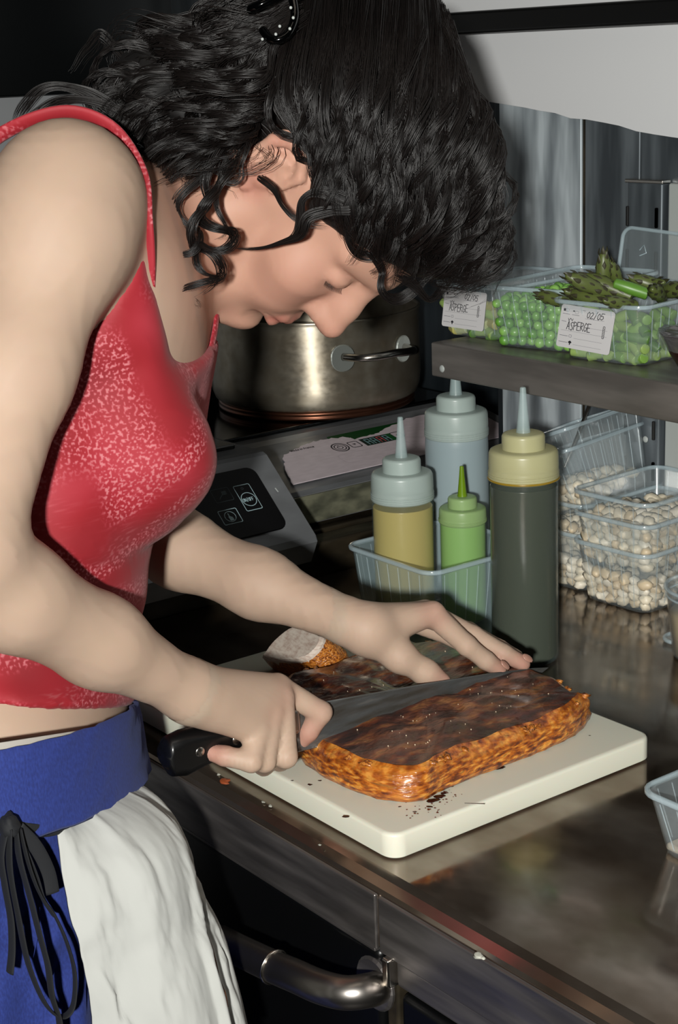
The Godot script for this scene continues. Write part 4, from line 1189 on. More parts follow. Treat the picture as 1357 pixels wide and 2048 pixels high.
func build_person():
	var skin := mat(Color(1, 1, 1), 0.58)
	skin.metallic_specular = 0.4
	skin.vertex_color_use_as_albedo = true
	skin.subsurf_scatter_enabled = true
	skin.subsurf_scatter_strength = 0.12
	var f := Field.new()
	torso_field(f)
	f.bone(hl(0, -0.045, -0.030), Vector3(-1.1688, 1.3444, -0.6823), 0.050, 0.056, 0.03)
	arms_field(f)
	var split := f.kind.size()
	head_field(f)
	right_hand(f)
	left_hand(f)
	var hc := hl(0, -0.01, 0.02)
	var rc := Vector3(-1.0147, 0.986, -0.6625)
	var lc := Vector3(-1.0538, 0.9923, -0.8821)
	var g := nets(f, Vector3(-1.48, 0.84, -0.98), Vector3(-0.86, 1.52, -0.36), 0.0075, null, func(p: Vector3) -> bool: return p.distance_to(hc) > 0.144 and p.distance_to(rc) > 0.072 and p.distance_to(lc) > 0.094 and p.y > 0.8)
	g.join(nets(f, hc - Vector3.ONE * 0.165, hc + Vector3.ONE * 0.165, 0.0029, null, func(p: Vector3) -> bool: return p.distance_to(hc) < 0.1515))
	g.join(nets(f, rc - Vector3.ONE * 0.088, rc + Vector3.ONE * 0.088, 0.0026, null, func(p: Vector3) -> bool: return p.distance_to(rc) < 0.0795))
	g.join(nets(f, lc - Vector3.ONE * 0.11, lc + Vector3.ONE * 0.11, 0.0027, null, func(p: Vector3) -> bool: return p.distance_to(lc) < 0.1015))
	# the skin's own colour: lips, ears, cheeks, knuckles and fingertips are redder
	var pink := [[hl(0.0, -0.0575, 0.1), 0.010, 0.6], [hl(0.014, -0.0590, 0.096), 0.008, 0.6], [hl(0.0, -0.070, 0.097), 0.010, 0.5], [hl(0.012, -0.0685, 0.093), 0.008, 0.5], [hl(0.076, -0.020, -0.008), 0.016, 0.35], [hl(0.084, 0.02, -0.03), 0.012, 0.3], [hl(0.035, -0.02, 0.075), 0.035, 0.14], [hl(0, -0.022, 0.122), 0.016, 0.18], [Vector3(-1.022, 0.9571, -0.7175), 0.018, 0.45], [Vector3(-1.0121, 0.9744, -0.6224), 0.016, 0.45], [Vector3(-1.0307, 0.9605, -0.8724), 0.015, 0.35], [Vector3(-1.0262, 0.9564, -0.9356), 0.014, 0.4], [Vector3(-1.0253, 0.955, -0.964), 0.014, 0.45], [Vector3(-1.0468, 1.018, -0.8774), 0.016, 0.22], [Vector3(-1.0101, 0.9785, -0.7261), 0.014, 0.15], [Vector3(-1.0121, 1.0015, -0.6906), 0.015, 0.18], [Vector3(-1.0041, 0.9954, -0.6724), 0.013, 0.15]]
	var base := Color(0.40, 0.285, 0.212)
	var red := Color(0.36, 0.10, 0.08)
	g.c.resize(g.v.size())
	var n := FastNoiseLite.new()
	n.frequency = 22.0
	for i in g.v.size():
		var p := g.v[i]
		var c := base.lerp(Color(0.45, 0.252, 0.182), smoothstep(0.22, 0.14, p.distance_to(HEAD))) * (1.0 + n.get_noise_3dv(p) * 0.05)
		for q in pink:
			var d := p.distance_to(q[0])
			if d < q[1] * 2.0:
				c = c.lerp(red, q[2] * smoothstep(q[1] * 1.6, q[1] * 0.35, d))
		c.a = 1.0
		g.c[i] = c
	g.n.clear()
	var person := thing("person", "woman with curly dark hair in a red top bending over the meat, knife in hand", "person")
	var body := part("body", g, skin, person)
	build_clothes(person, f)
	build_hair(person)
	# lashes, brow and nails
	var lash := Geo.new()
	for s: float in [1.0]:
		for i in 18:
			var t := i / 17.0
			var r := lerpf(0.0185, 0.0425, t) * s
			var p0 := hl(r, 0.0040 + 0.002 * absf(t - 0.5), lerpf(0.0885, 0.0805, t) - 0.001)
			var d := (HF * 0.75 - HU * 0.55 + HR * s * lerpf(-0.15, 0.6, t)).normalized()
			lash.join(tube([p0, p0 + d * 0.003, p0 + d * 0.0055 + HU * 0.0012], [0.00024, 0.00018, 0.00008], 4))
	part("eyelashes", lash, mat(Color(0.012, 0.009, 0.008), 0.5), person)
	var nail := mat(Color(0.62, 0.46, 0.40), 0.25)
	for q in [[Vector3(-1.022, 0.9598, -0.9342), Vector3(-1.0254, 0.9721, -0.9213)], [Vector3(-1.0214, 0.9589, -0.9623), Vector3(-1.0289, 0.9695, -0.9485)]]:
		var d: Vector3 = (q[0] - q[1]).normalized()
		var e := lumpy(0.0048, 10, 6, 0.0, 1).scaled(Vector3(1.25, 0.30, 0.85))
		var up := (Vector3(0.3, 0.9, 0.35) - d * d.dot(Vector3(0.3, 0.9, 0.35))).normalized()
		part("fingernail", e.placed(Transform3D(Basis(d, up, d.cross(up)), q[0] + up * 0.0052)), nail, person)

# ------------------------------------------------------------------ clothes
func build_clothes(person: Node3D, body: Field):
	var f := Field.new()
	torso_field(f)
	var sh := Vector3(-1.062, 1.4014, -0.5619)
	var arm := Field.new()
	arms_field(arm)
	var all_arm := PackedInt32Array([0])
	arm.bone(sh, Vector3(-1.0436, 1.3469, -0.5302), 0.052, 0.046)
	all_arm.append(arm.kind.size() - 1)
	var left_arm := PackedInt32Array(range(6, 8))
	# neckline: a tapered slot through the top, seen in profile
	var slot := [Vector3(-1.1409, 1.496, -0.5901), Vector3(-1.107, 1.4755, -0.6261), Vector3(-1.0649, 1.4256, -0.6856), Vector3(-1.0519, 1.3464, -0.6664), Vector3(-1.0451, 1.2835, -0.6465)]
	var slot_r := [0.034, 0.038, 0.046, 0.0385, 0.0165]
	var fold := FastNoiseLite.new()
	fold.frequency = 7.0
	var axis := Vector3(-1.1195, 0.9564, -0.482)
	var seam_at := Vector3(-1.0776, 1.1273, -0.6175)
	var seam_n := (Vector3(-1.0316, 1.1408, -0.5117) - seam_at).cross(SIDE).normalized()
	var cloth := func(p: Vector3, list: PackedInt32Array) -> float:
		var d := f.at(p, list) - 0.0055
		if absf(d) < 0.03:
			d += fold.get_noise_3d(p.x * 0.8, p.y * 2.4, p.z * 0.8) * 0.004
			var sd := (p - seam_at).dot(seam_n)
			d += 0.0034 * exp(-sd * sd / 0.00003)
			var s := 1.0
			for i in 4:
				var u: Vector3 = slot[i + 1] - slot[i]
				u -= SIDE * u.dot(SIDE)
				var q: Vector3 = p - slot[i]
				q -= SIDE * q.dot(SIDE)
				var h := clampf(q.dot(u) / u.length_squared(), 0.0, 1.0)
				s = minf(s, (q - u * h).length() - lerpf(slot_r[i], slot_r[i + 1], h))
			d = smax(d, -s, 0.007)
			d = smax(d, 0.0055 - arm.at(p, all_arm), 0.005)
			d = smax(d, 0.010 - arm.at(p, left_arm), 0.007)
			var e := p - axis
			var phi := atan2(e.dot(SIDE) / 0.165, e.dot(FRONT) / 0.105)
			d = smax(d, (1.000 + 0.060 * sin(phi + 0.2) - p.y) * 0.9, 0.007)
		return d
	var g := nets(f, Vector3(-1.46, 0.94, -0.92), Vector3(-0.90, 1.52, -0.36), 0.0046, cloth, func(p: Vector3) -> bool: return p.y > 0.95, 0.05)
	g.relax(3)
	var top := part("tank_top", g, red_cloth(), person)
	# narrow straps over the shoulders
	var strap := red_cloth()
	part("strap", tube(spline([Vector3(-1.0566, 1.3065, -0.6191), Vector3(-1.0524, 1.3293, -0.6179), Vector3(-1.0433, 1.3559, -0.6146), Vector3(-1.0376, 1.3816, -0.6115), Vector3(-1.0475, 1.4127, -0.6162), Vector3(-1.0698, 1.4437, -0.6093), Vector3(-1.0857, 1.4581, -0.5859), Vector3(-1.1042, 1.4538, -0.5591), Vector3(-1.1344, 1.4363, -0.5365), Vector3(-1.1659, 1.4074, -0.5243), Vector3(-1.1886, 1.3775, -0.5233)], 6), [0.0075, 0.0070, 0.0062, 0.0062, 0.0062], 10, 0.45), strap, person)
	part("strap", tube(spline([Vector3(-1.0954, 1.251, -0.6768), Vector3(-1.1169, 1.2545, -0.7017), Vector3(-1.1285, 1.2665, -0.7177), Vector3(-1.1427, 1.2838, -0.7326), Vector3(-1.1633, 1.3009, -0.7477), Vector3(-1.2053, 1.3246, -0.7717), Vector3(-1.2452, 1.3555, -0.7845)], 6), [0.0046], 8, 0.45), strap, person)
	# apron: skirt, folded waistband, cotton ties
	var blue := mat(Color(0.115, 0.19, 0.47), 0.85)
	blue.albedo_texture = noise_tex(0.08, 4, [0.2, Color(0.72, 0.74, 0.80), 0.8, Color(1, 1, 1)], 51)
	blue.uv1_triplanar = true
	blue.uv1_scale = Vector3(12, 5, 12)
	blue.rim_enabled = true
	blue.rim = 0.25
	var nz := FastNoiseLite.new()
	nz.frequency = 9.0
	var rings := []
	for j in 34:
		var t := j / 33.0
		var y := lerpf(1.0, 0.36, t)
		var ring := PackedVector3Array()
		for i in 96:
			var a := TAU * i / 96
			var o := 0.111 + 0.05 * t * t
			var fl := (0.003 + 0.014 * t) * sin(a * 9.0 + 2.0 * t + nz.get_noise_2d(a * 3.0, t) * 3.0) + nz.get_noise_3d(cos(a), sin(a), t * 3.0) * 0.008
			ring.append(axis * Vector3(1, 0, 1) + Vector3(0, y, 0) + FRONT * cos(a) * (o + fl) + SIDE * sin(a) * (o + 0.058 + fl))
		rings.append(ring)
	part("apron_skirt", Geo.new().loft(rings, true, false), blue, person)
	rings = []
	for q in [[0.0, 0.1155], [-0.015, 0.1185], [0.06, 0.1195], [0.25, 0.1215], [0.5, 0.1225], [0.75, 0.1245], [0.95, 0.1255], [1.0, 0.1240], [0.98, 0.114]]:
		var ring := PackedVector3Array()
		for i in 96:
			var a := TAU * i / 96
			var c := sin(a + 0.2)
			var y := lerpf(1.004 + 0.0455 * c, 0.944 + 0.040 * c, q[0])
			var cr := 0.0016 * sin(q[0] * 14.0 + nz.get_noise_2d(a * 2.5, 4.0) * 5.0)
			ring.append(axis * Vector3(1, 0, 1) + Vector3(0, y, 0) + FRONT * cos(a) * (q[1] + cr) + SIDE * sin(a) * (q[1] + 0.0565 + cr))
		rings.append(ring)
	part("apron_waistband", Geo.new().loft(rings, true, false), blue, person)
	rings = []
	for q in [[-0.014, 0.1125], [-0.001, 0.1125], [0.0, 0.1105], [-0.014, 0.108]]:
		var ring := PackedVector3Array()
		for i in 72:
			var a := TAU * i / 72
			ring.append(axis * Vector3(1, 0, 1) + Vector3(0, 0.988 + 0.066 * sin(a + 0.2) + q[0], 0) + FRONT * cos(a) * q[1] + SIDE * sin(a) * (q[1] + 0.055))
		rings.append(ring)
	part("white_waistband", Geo.new().loft(rings, true, false), mat(Color(0.62, 0.60, 0.57), 0.8), person)
	var tie := mat(Color(0.03, 0.04, 0.06), 0.8)
	var runs := [
		[Vector3(-0.9595, 1.0006, -0.408), Vector3(-0.9566, 0.9962, -0.4246), Vector3(-0.9575, 0.9869, -0.4429), Vector3(-0.9628, 0.9797, -0.4642), Vector3(-0.9804, 0.9729, -0.5011)],
		[Vector3(-0.952, 0.9985, -0.4195), Vector3(-0.9506, 0.9807, -0.4134), Vector3(-0.9486, 0.9592, -0.4132), Vector3(-0.9465, 0.9335, -0.4141), Vector3(-0.9448, 0.9123, -0.4119), Vector3(-0.9434, 0.8972, -0.4081)],
		[Vector3(-0.948, 0.9998, -0.4199), Vector3(-0.9463, 0.9701, -0.4168), Vector3(-0.9441, 0.9328, -0.4188), Vector3(-0.9419, 0.8982, -0.4218), Vector3(-0.9398, 0.8668, -0.43), Vector3(-0.9384, 0.8526, -0.4403), Vector3(-0.9376, 0.8571, -0.4496), Vector3(-0.9404, 0.8782, -0.4547), Vector3(-0.942, 0.9019, -0.4522), Vector3(-0.945, 0.9262, -0.4459), Vector3(-0.9461, 0.9441, -0.4375), Vector3(-0.9468, 0.9645, -0.4322), Vector3(-0.9477, 0.9839, -0.4293), Vector3(-0.9497, 0.9964, -0.4286)],
		[Vector3(-0.9497, 0.9975, -0.425), Vector3(-0.9477, 0.974, -0.4254), Vector3(-0.9448, 0.9438, -0.4292), Vector3(-0.9429, 0.9168, -0.4324), Vector3(-0.94, 0.894, -0.4349), Vector3(-0.938, 0.8716, -0.4349), Vector3(-0.9362, 0.8536, -0.4377), Vector3(-0.9362, 0.8358, -0.4376)],
		[Vector3(-0.9517, 0.9958, -0.428), Vector3(-0.9501, 0.9799, -0.4384), Vector3(-0.9489, 0.959, -0.4457), Vector3(-0.9482, 0.9415, -0.4475)],
		[Vector3(-0.9537, 0.9961, -0.4249), Vector3(-0.9517, 0.9776, -0.4322), Vector3(-0.95, 0.9578, -0.437), Vector3(-0.9493, 0.9398, -0.4403), Vector3(-0.9491, 0.924, -0.4471)],
	]
	for q in runs:
		part("apron_tie", tube(spline(q, 6), [0.0050], 10, 0.22), tie, person)
	part("tie_knot", lumpy(0.0085, 12, 8, 0.3, 3).scaled(Vector3(1, 1.0, 0.8)).moved(Vector3(-0.9518, 0.9996, -0.4218)), tie, person)
	# trousers and shoes below the apron
	var tr := mat(Color(0.02, 0.02, 0.024), 0.8)
	for s: float in [1.0, -1.0]:
		var hip: Vector3 = axis * Vector3(1, 0, 1) + SIDE * 0.085 * s
		part("trouser_leg", tube([hip + Vector3(0, 0.80, 0), hip + Vector3(0, 0.48, 0) + FRONT * 0.01, hip + Vector3(0, 0.09, 0) - FRONT * 0.01], [0.085, 0.062, 0.052], 20), tr, person)
		part("shoe", lumpy(0.1, 20, 12, 0.02, 5).scaled(Vector3(0.42, 0.5, 1.25)).turned(Vector3.UP, 2.498).moved(hip + Vector3(0, 0.051, 0) + FRONT * 0.05), M.black_matt, person)
	build_towel()

func smax(a: float, b: float, k: float) -> float:
	var h := maxf(k - absf(a - b), 0.0) / k
	return maxf(a, b) + h * h * k * 0.25

func red_cloth() -> StandardMaterial3D:
	if M.has("red_cloth"):
		return M.red_cloth
	var im := Image.create(720, 720, false, Image.FORMAT_RGB8)
	var warp := FastNoiseLite.new()
	warp.seed = 14
	warp.frequency = 0.0045
	warp.fractal_octaves = 2
	var haze := FastNoiseLite.new()
	haze.seed = 9
	haze.frequency = 0.007
	haze.fractal_octaves = 2
	var spk := FastNoiseLite.new()
	spk.frequency = 0.24
	spk.fractal_octaves = 2
	for y in 720:
		for x in 720:
			# printed bands follow wavy rings; specks fill them
			var d := Vector2(x - 420, y - 250).length() * 0.0085 + warp.get_noise_2d(x, y) * 1.3
			var ring := absf(fposmod(d, 1.0) - 0.5) * 2.0
			var s := spk.get_noise_2d(x, y)
			var w := smoothstep(0.40, 0.75, ring) * smoothstep(0.10, 0.30, s)
			var h := haze.get_noise_2d(x, y)
			var c := Color(0.54, 0.04, 0.095).lerp(Color(0.62, 0.15, 0.20), clampf(h * 2.0, 0, 1)).lerp(Color(0.47, 0.025, 0.075), clampf(-h * 2.0, 0, 1))
			im.set_pixel(x, y, c.lerp(Color(0.80, 0.54, 0.55), w * 0.85))
	var m := mat(Color.WHITE, 0.7)
	m.albedo_texture = ImageTexture.create_from_image(im)
	m.uv1_triplanar = true
	m.uv1_scale = Vector3(1.6, 1.6, 1.6)
	m.uv1_offset = Vector3(0.0, 0.45, 0.3)
	m.rim_enabled = true
	m.rim = 0.12
	m.rim_tint = 0.6
	M.red_cloth = m
	return m

func build_towel():
	var left := spline([Vector3(-0.9667, 0.983, -0.465), Vector3(-0.9518, 0.9532, -0.4591), Vector3(-0.9379, 0.9177, -0.4561), Vector3(-0.9312, 0.8815, -0.457), Vector3(-0.9233, 0.8416, -0.4578), Vector3(-0.9168, 0.8014, -0.4567)], 8)
	var right := spline([Vector3(-1.0427, 0.9647, -0.5596), Vector3(-1.0174, 0.9477, -0.5752), Vector3(-0.9962, 0.916, -0.5821), Vector3(-0.9837, 0.8872, -0.582), Vector3(-0.9616, 0.8529, -0.5889), Vector3(-0.9347, 0.7797, -0.5912)], 8)
	var n := FastNoiseLite.new()
	n.seed = 6
	n.frequency = 1.3
	var rows := left.size()
	var cols := 90
	var grid := []
	for j in rows:
		var t := float(j) / (rows - 1)
		var ring := PackedVector3Array()
		var across: Vector3 = (right[j] - left[j]).normalized()
		var down: Vector3 = (left[mini(j + 1, rows - 1)] - left[maxi(j - 1, 0)]).normalized()
		var out := down.cross(across).normalized()
		if out.dot(Vector3(0.8, 0.2, 0.55)) < 0:
			out = -out
		for i in cols:
			var s := float(i) / (cols - 1)
			var bulge := sin(s * PI) * (0.016 + 0.026 * smoothstep(0.0, 0.35, t))
			var ph := s * 3.4 + 0.55 * n.get_noise_2d(s * 2.0, t * 1.3) + 0.10 * sin(t * 3.0)
			var sn := sin(ph * TAU)
			var pl := sn - 0.22 * cos(2.0 * ph * TAU) + 0.06 * sin(ph * 2.3 * TAU + 1.0)
			var amp := lerpf(0.0016, 0.0072, smoothstep(0.0, 0.6, t)) * (0.5 + 0.5 * sin(s * 7.0 + 1.0 + t)) * sin(clampf(s, 0, 1) * PI * 0.86 + 0.2) + 0.0009
			var p: Vector3 = left[j].lerp(right[j], s) + out * (bulge + pl * amp + 0.0008 * n.get_noise_2d(s * 9, t * 5))
			if t < 0.12:
				p += (Vector3(0, 0.010 * sin(s * PI), 0) - out * 0.022 * sin(s * PI)) * (1.0 - t / 0.12)
			ring.append(p)
		# the cloth is folded double: come back along its inner side
		for i in cols:
			var k := cols - 1 - i
			ring.append(ring[k] - out * (0.006 * sin(PI * k / (cols - 1.0)) + 0.0012))
		grid.append(ring)
	var m := mat(Color(0.63, 0.635, 0.62), 0.85)
	m.heightmap_enabled = true
	m.heightmap_texture = noise_tex(0.2, 3, [0.0, Color(0.4, 0.4, 0.4), 1.0, Color(0.6, 0.6, 0.6)], 13)
	m.heightmap_scale = 0.02
	m.uv1_triplanar = true
	m.uv1_scale = Vector3(14, 14, 14)
	m.rim_enabled = true
	m.rim = 0.2
	var o := tag(part("towel", Geo.new().loft(grid), m, self), "white cotton towel with a brown stain tucked into the blue apron", "towel")
	o.name = "towel"
	var run := []
	for k in 12:
		var j := int(lerpf(rows * 0.60, rows * 0.86, k / 11.0))
		run.append(grid[j][int(cols * lerpf(0.70, 0.66, k / 11.0))])
	var st := tube(run, [0.0003, 0.0012, 0.0016, 0.0030, 0.0034, 0.0018, 0.0012, 0.0006], 8, 0.9)
	part("stain", st, mat(Color(0.30, 0.15, 0.05), 0.8), o)

# ------------------------------------------------------------------ hair
class Hair:
	var v := PackedVector3Array()
	var n := PackedVector3Array()
	var t := PackedInt32Array()
	var r := RandomNumberGenerator.new()

	func strand(pts: PackedVector3Array, w: float) -> void:
		var m := pts.size()
		var up := Vector3.ZERO
		for i in m:
			var d := (pts[mini(i + 1, m - 1)] - pts[maxi(i - 1, 0)]).normalized()
			if i == 0:
				up = d.cross(Vector3(r.randf() - 0.5, r.randf() - 0.5, r.randf() - 0.5)).normalized()
			up = (up - d * up.dot(d)).normalized()
			var b := d.cross(up)
			var rad := w * (1.0 - 0.75 * pow(float(i) / (m - 1), 3.0))
			var q := up * -0.5 + b * 0.866
			var s := up * -0.5 - b * 0.866
			var p := pts[i]
			v.append(p + up * rad)
			v.append(p + q * rad)
			v.append(p + s * rad)
			n.append(up)
			n.append(q)
			n.append(s)
			if i:
				var a := v.size() - 6
				t.append_array(PackedInt32Array([a, a + 3, a + 1, a + 1, a + 3, a + 4, a + 1, a + 4, a + 2, a + 2, a + 4, a + 5, a + 2, a + 5, a, a, a + 5, a + 3]))

	# a lock: strands round a guide, spread and curled
	func lock(guide: Array, count: int, s0: float, s1: float, curl: float, turns: float, w: float, wave := 0.0) -> void:
		var m := guide.size()
		var ph := r.randf() * TAU
		var fr := []
		var up := Vector3(0.3, 1, 0.2)
		for i in m:
			var d: Vector3 = (guide[mini(i + 1, m - 1)] - guide[maxi(i - 1, 0)]).normalized()
			up = (up - d * up.dot(d)).normalized()
			fr.append([up, d.cross(up)])
		for k in count:
			var a := r.randf() * TAU
			var rr := sqrt(r.randf())
			var off := Vector2.from_angle(a) * rr
			var jit := r.randf_range(-0.35, 0.35)
			var end := m - r.randi_range(0, int(m * 0.22))
			var pts := PackedVector3Array()
			for i in end:
				var f := float(i) / (m - 1)
				var s := lerpf(s0, s1, f) * (0.75 + 0.25 * cos(f * 9.0 + ph))
				var c := curl * smoothstep(0.0, 0.45, f) * (0.8 + 0.4 * f)
				var ang := ph + f * turns * TAU + jit
				var o := off * s + Vector2.from_angle(ang) * c
				o += Vector2(sin(f * 17.0 + ph + jit * 2.0), cos(f * 13.0 + ph)) * wave
				pts.append(guide[i] + fr[i][0] * o.x + fr[i][1] * o.y)
			if pts.size() > 3:
				strand(pts, w * r.randf_range(0.75, 1.25))

	# locks spread between neighbouring guides
	func sweep(cols: Array, per: int, count: int, s0: float, s1: float, curl: float, turns: float, w: float, wave: float, jitter: float) -> void:
		for c in cols.size() - 1:
			for k in per:
				var f := (k + r.randf()) / per
				var g := []
				var j := Vector3(r.randfn(0, jitter), r.randfn(0, jitter), r.randfn(0, jitter))
				for i in cols[c].size():
					g.append(cols[c][i].lerp(cols[c + 1][i], f) + j * (0.4 + 0.6 * i / cols[c].size()))
				lock(g, count, s0, s1, curl * r.randf_range(0.5, 1.4), turns * r.randf_range(0.7, 1.3), w, wave)

	func mesh() -> ArrayMesh:
		var arr := []
		arr.resize(Mesh.ARRAY_MAX)
		arr[Mesh.ARRAY_VERTEX] = v
		arr[Mesh.ARRAY_NORMAL] = n
		arr[Mesh.ARRAY_INDEX] = t
		var out := ArrayMesh.new()
		out.add_surface_from_arrays(Mesh.PRIMITIVE_TRIANGLES, arr)
		return out

func build_hair(person: Node3D):
	var dark := mat(Color(0.030, 0.022, 0.020), 0.6)
	var hm := mat(Color(0.062, 0.045, 0.040), 0.42)
	hm.metallic_specular = 0.5
	# the mass of hair close to the head
	var f := Field.new()
	var ax := Basis(HR, HU, HF)
	f.egg(hl(0, 0.040, -0.022), ax, Vector3(0.088, 0.100, 0.112), 0.02)
	f.egg(hl(0, 0.075, 0.035), ax, Vector3(0.070, 0.060, 0.066), 0.02)
	f.chain([Vector3(-1.1033, 1.4999, -0.7814), Vector3(-1.117, 1.4569, -0.717), Vector3(-1.1238, 1.4203, -0.691)], [0.050, 0.040, 0.026], 0.03)
	f.chain([Vector3(-1.1316, 1.4641, -0.7268), Vector3(-1.1445, 1.466, -0.6844), Vector3(-1.1474, 1.4559, -0.6584)], [0.040, 0.030, 0.018], 0.03)
	f.chain([Vector3(-1.1439, 1.4863, -0.7553), Vector3(-1.1577, 1.4801, -0.7165)], [0.040, 0.030], 0.03)
	var lump := FastNoiseLite.new()
	lump.frequency = 24.0
	var nrm := (HF * 0.62 - HU * 0.78).normalized()
	var cut := hl(0, 0.030, 0.040)
	var mass := func(p: Vector3, list: PackedInt32Array) -> float:
		var d := f.at(p, list)
		if absf(d) < 0.05:
			d += lump.get_noise_3dv(p) * 0.010
			d = smax(d, (p - cut).dot(nrm), 0.006)
			d = smax(d, 0.036 - p.distance_to(hl(0.084, 0.000, -0.010)), 0.004)
		return d
	part("hair_mass", nets(f, Vector3(-1.30, 1.24, -1.02), Vector3(-0.86, 1.56, -0.56), 0.006, mass, null, 0.05), dark, person)
	var h := Hair.new()
	h.r.seed = 99
	# swept over the side of the head to the fringe
	var A := [
		[Vector3(-1.0928, 1.5556, -0.7891), Vector3(-1.0484, 1.5102, -0.7432), Vector3(-1.0325, 1.471, -0.7229), Vector3(-1.0179, 1.4475, -0.7248), Vector3(-1.0012, 1.4238, -0.7341), Vector3(-0.991, 1.3947, -0.7412), Vector3(-0.9872, 1.3682, -0.7533)],
		[Vector3(-1.0755, 1.5545, -0.8077), Vector3(-1.0181, 1.5088, -0.7579), Vector3(-0.9982, 1.4665, -0.7387), Vector3(-0.9904, 1.431, -0.7379), Vector3(-0.9845, 1.4018, -0.7458), Vector3(-0.9825, 1.3756, -0.7548), Vector3(-0.9854, 1.3462, -0.77)],
		[Vector3(-1.0508, 1.553, -0.8326), Vector3(-0.9926, 1.5074, -0.7824), Vector3(-0.9722, 1.4618, -0.7621), Vector3(-0.9656, 1.4229, -0.7599), Vector3(-0.9658, 1.3863, -0.768), Vector3(-0.9697, 1.3596, -0.7772), Vector3(-0.9843, 1.3286, -0.7952)],
		[Vector3(-1.0286, 1.5443, -0.8541), Vector3(-0.9735, 1.4992, -0.807), Vector3(-0.9541, 1.4536, -0.7869), Vector3(-0.9478, 1.4146, -0.7851), Vector3(-0.9501, 1.3777, -0.7931), Vector3(-0.9599, 1.3501, -0.8053), Vector3(-0.9786, 1.3247, -0.8178)],
		[Vector3(-1.0151, 1.5287, -0.8675), Vector3(-0.96, 1.4841, -0.8264), Vector3(-0.9427, 1.4416, -0.8129), Vector3(-0.9376, 1.4022, -0.8122), Vector3(-0.9434, 1.3645, -0.8212), Vector3(-0.9552, 1.3404, -0.83), Vector3(-0.9794, 1.3185, -0.8386)],
		[Vector3(-0.9895, 1.5131, -0.8551), Vector3(-0.9542, 1.4728, -0.8383), Vector3(-0.9373, 1.4333, -0.8348), Vector3(-0.9327, 1.3932, -0.8373), Vector3(-0.9422, 1.3585, -0.8477), Vector3(-0.9543, 1.3384, -0.8515), Vector3(-0.9934, 1.3157, -0.8717)],
		[Vector3(-0.9757, 1.5056, -0.843), Vector3(-0.947, 1.4655, -0.8391), Vector3(-0.9333, 1.4293, -0.8435), Vector3(-0.9318, 1.3924, -0.849), Vector3(-0.9414, 1.3612, -0.8599), Vector3(-0.9532, 1.3412, -0.8624), Vector3(-0.9739, 1.3239, -0.8651)],
	]
	var B := []
	for col in A:
		B.append(spline(col, 5))
	h.sweep(B, 12, 34, 0.0060, 0.0040, 0.0045, 2.4, 0.00030, 0.0006, 0.003)
	h.sweep(B, 8, 34, 0.0042, 0.0022, 0.0085, 3.0, 0.00030, 0.0006, 0.004)
	h.sweep(B.slice(3), 10, 28, 0.0040, 0.0022, 0.0135, 3.0, 0.00029, 0.0008, 0.006)
	# gathered back from the crown towards the shoulder
	var D := [
		[Vector3(-1.0342, 1.5167, -0.7517), Vector3(-1.0367, 1.4924, -0.7248), Vector3(-1.0435, 1.4644, -0.7098), Vector3(-1.0547, 1.4484, -0.7047), Vector3(-1.0619, 1.441, -0.7054), Vector3(-1.065, 1.4346, -0.707)],
		[Vector3(-1.0356, 1.5238, -0.7531), Vector3(-1.0466, 1.5, -0.7186), Vector3(-1.0613, 1.4722, -0.6999), Vector3(-1.0746, 1.4471, -0.6912), Vector3(-1.0816, 1.4232, -0.6882), Vector3(-1.0821, 1.4022, -0.6952)],
		[Vector3(-1.0457, 1.5314, -0.7516), Vector3(-1.0641, 1.5113, -0.7177), Vector3(-1.0835, 1.4836, -0.6928), Vector3(-1.0983, 1.4569, -0.6779), Vector3(-1.1013, 1.4293, -0.6732), Vector3(-1.0984, 1.4066, -0.6787)],
		[Vector3(-1.0734, 1.54, -0.7532), Vector3(-1.092, 1.5195, -0.7188), Vector3(-1.117, 1.4954, -0.6879), Vector3(-1.1294, 1.4704, -0.6667), Vector3(-1.1243, 1.4446, -0.6616), Vector3(-1.1129, 1.4221, -0.6664)],
		[Vector3(-1.1172, 1.5422, -0.7649), Vector3(-1.1291, 1.5283, -0.7251), Vector3(-1.1474, 1.5035, -0.6891), Vector3(-1.1496, 1.4785, -0.6571), Vector3(-1.1453, 1.4587, -0.6398), Vector3(-1.1269, 1.4382, -0.6429)],
	]
	var E := []
	for col in D:
		E.append(spline(col, 6))
	h.sweep(E, 12, 30, 0.0055, 0.0035, 0.0120, 2.4, 0.00030, 0.0008, 0.006)
	h.sweep(E, 9, 30, 0.0045, 0.0025, 0.0170, 3.0, 0.00030, 0.0008, 0.008)
	h.sweep(E, 4, 6, 0.008, 0.010, 0.022, 2.6, 0.00030, 0.002, 0.014)
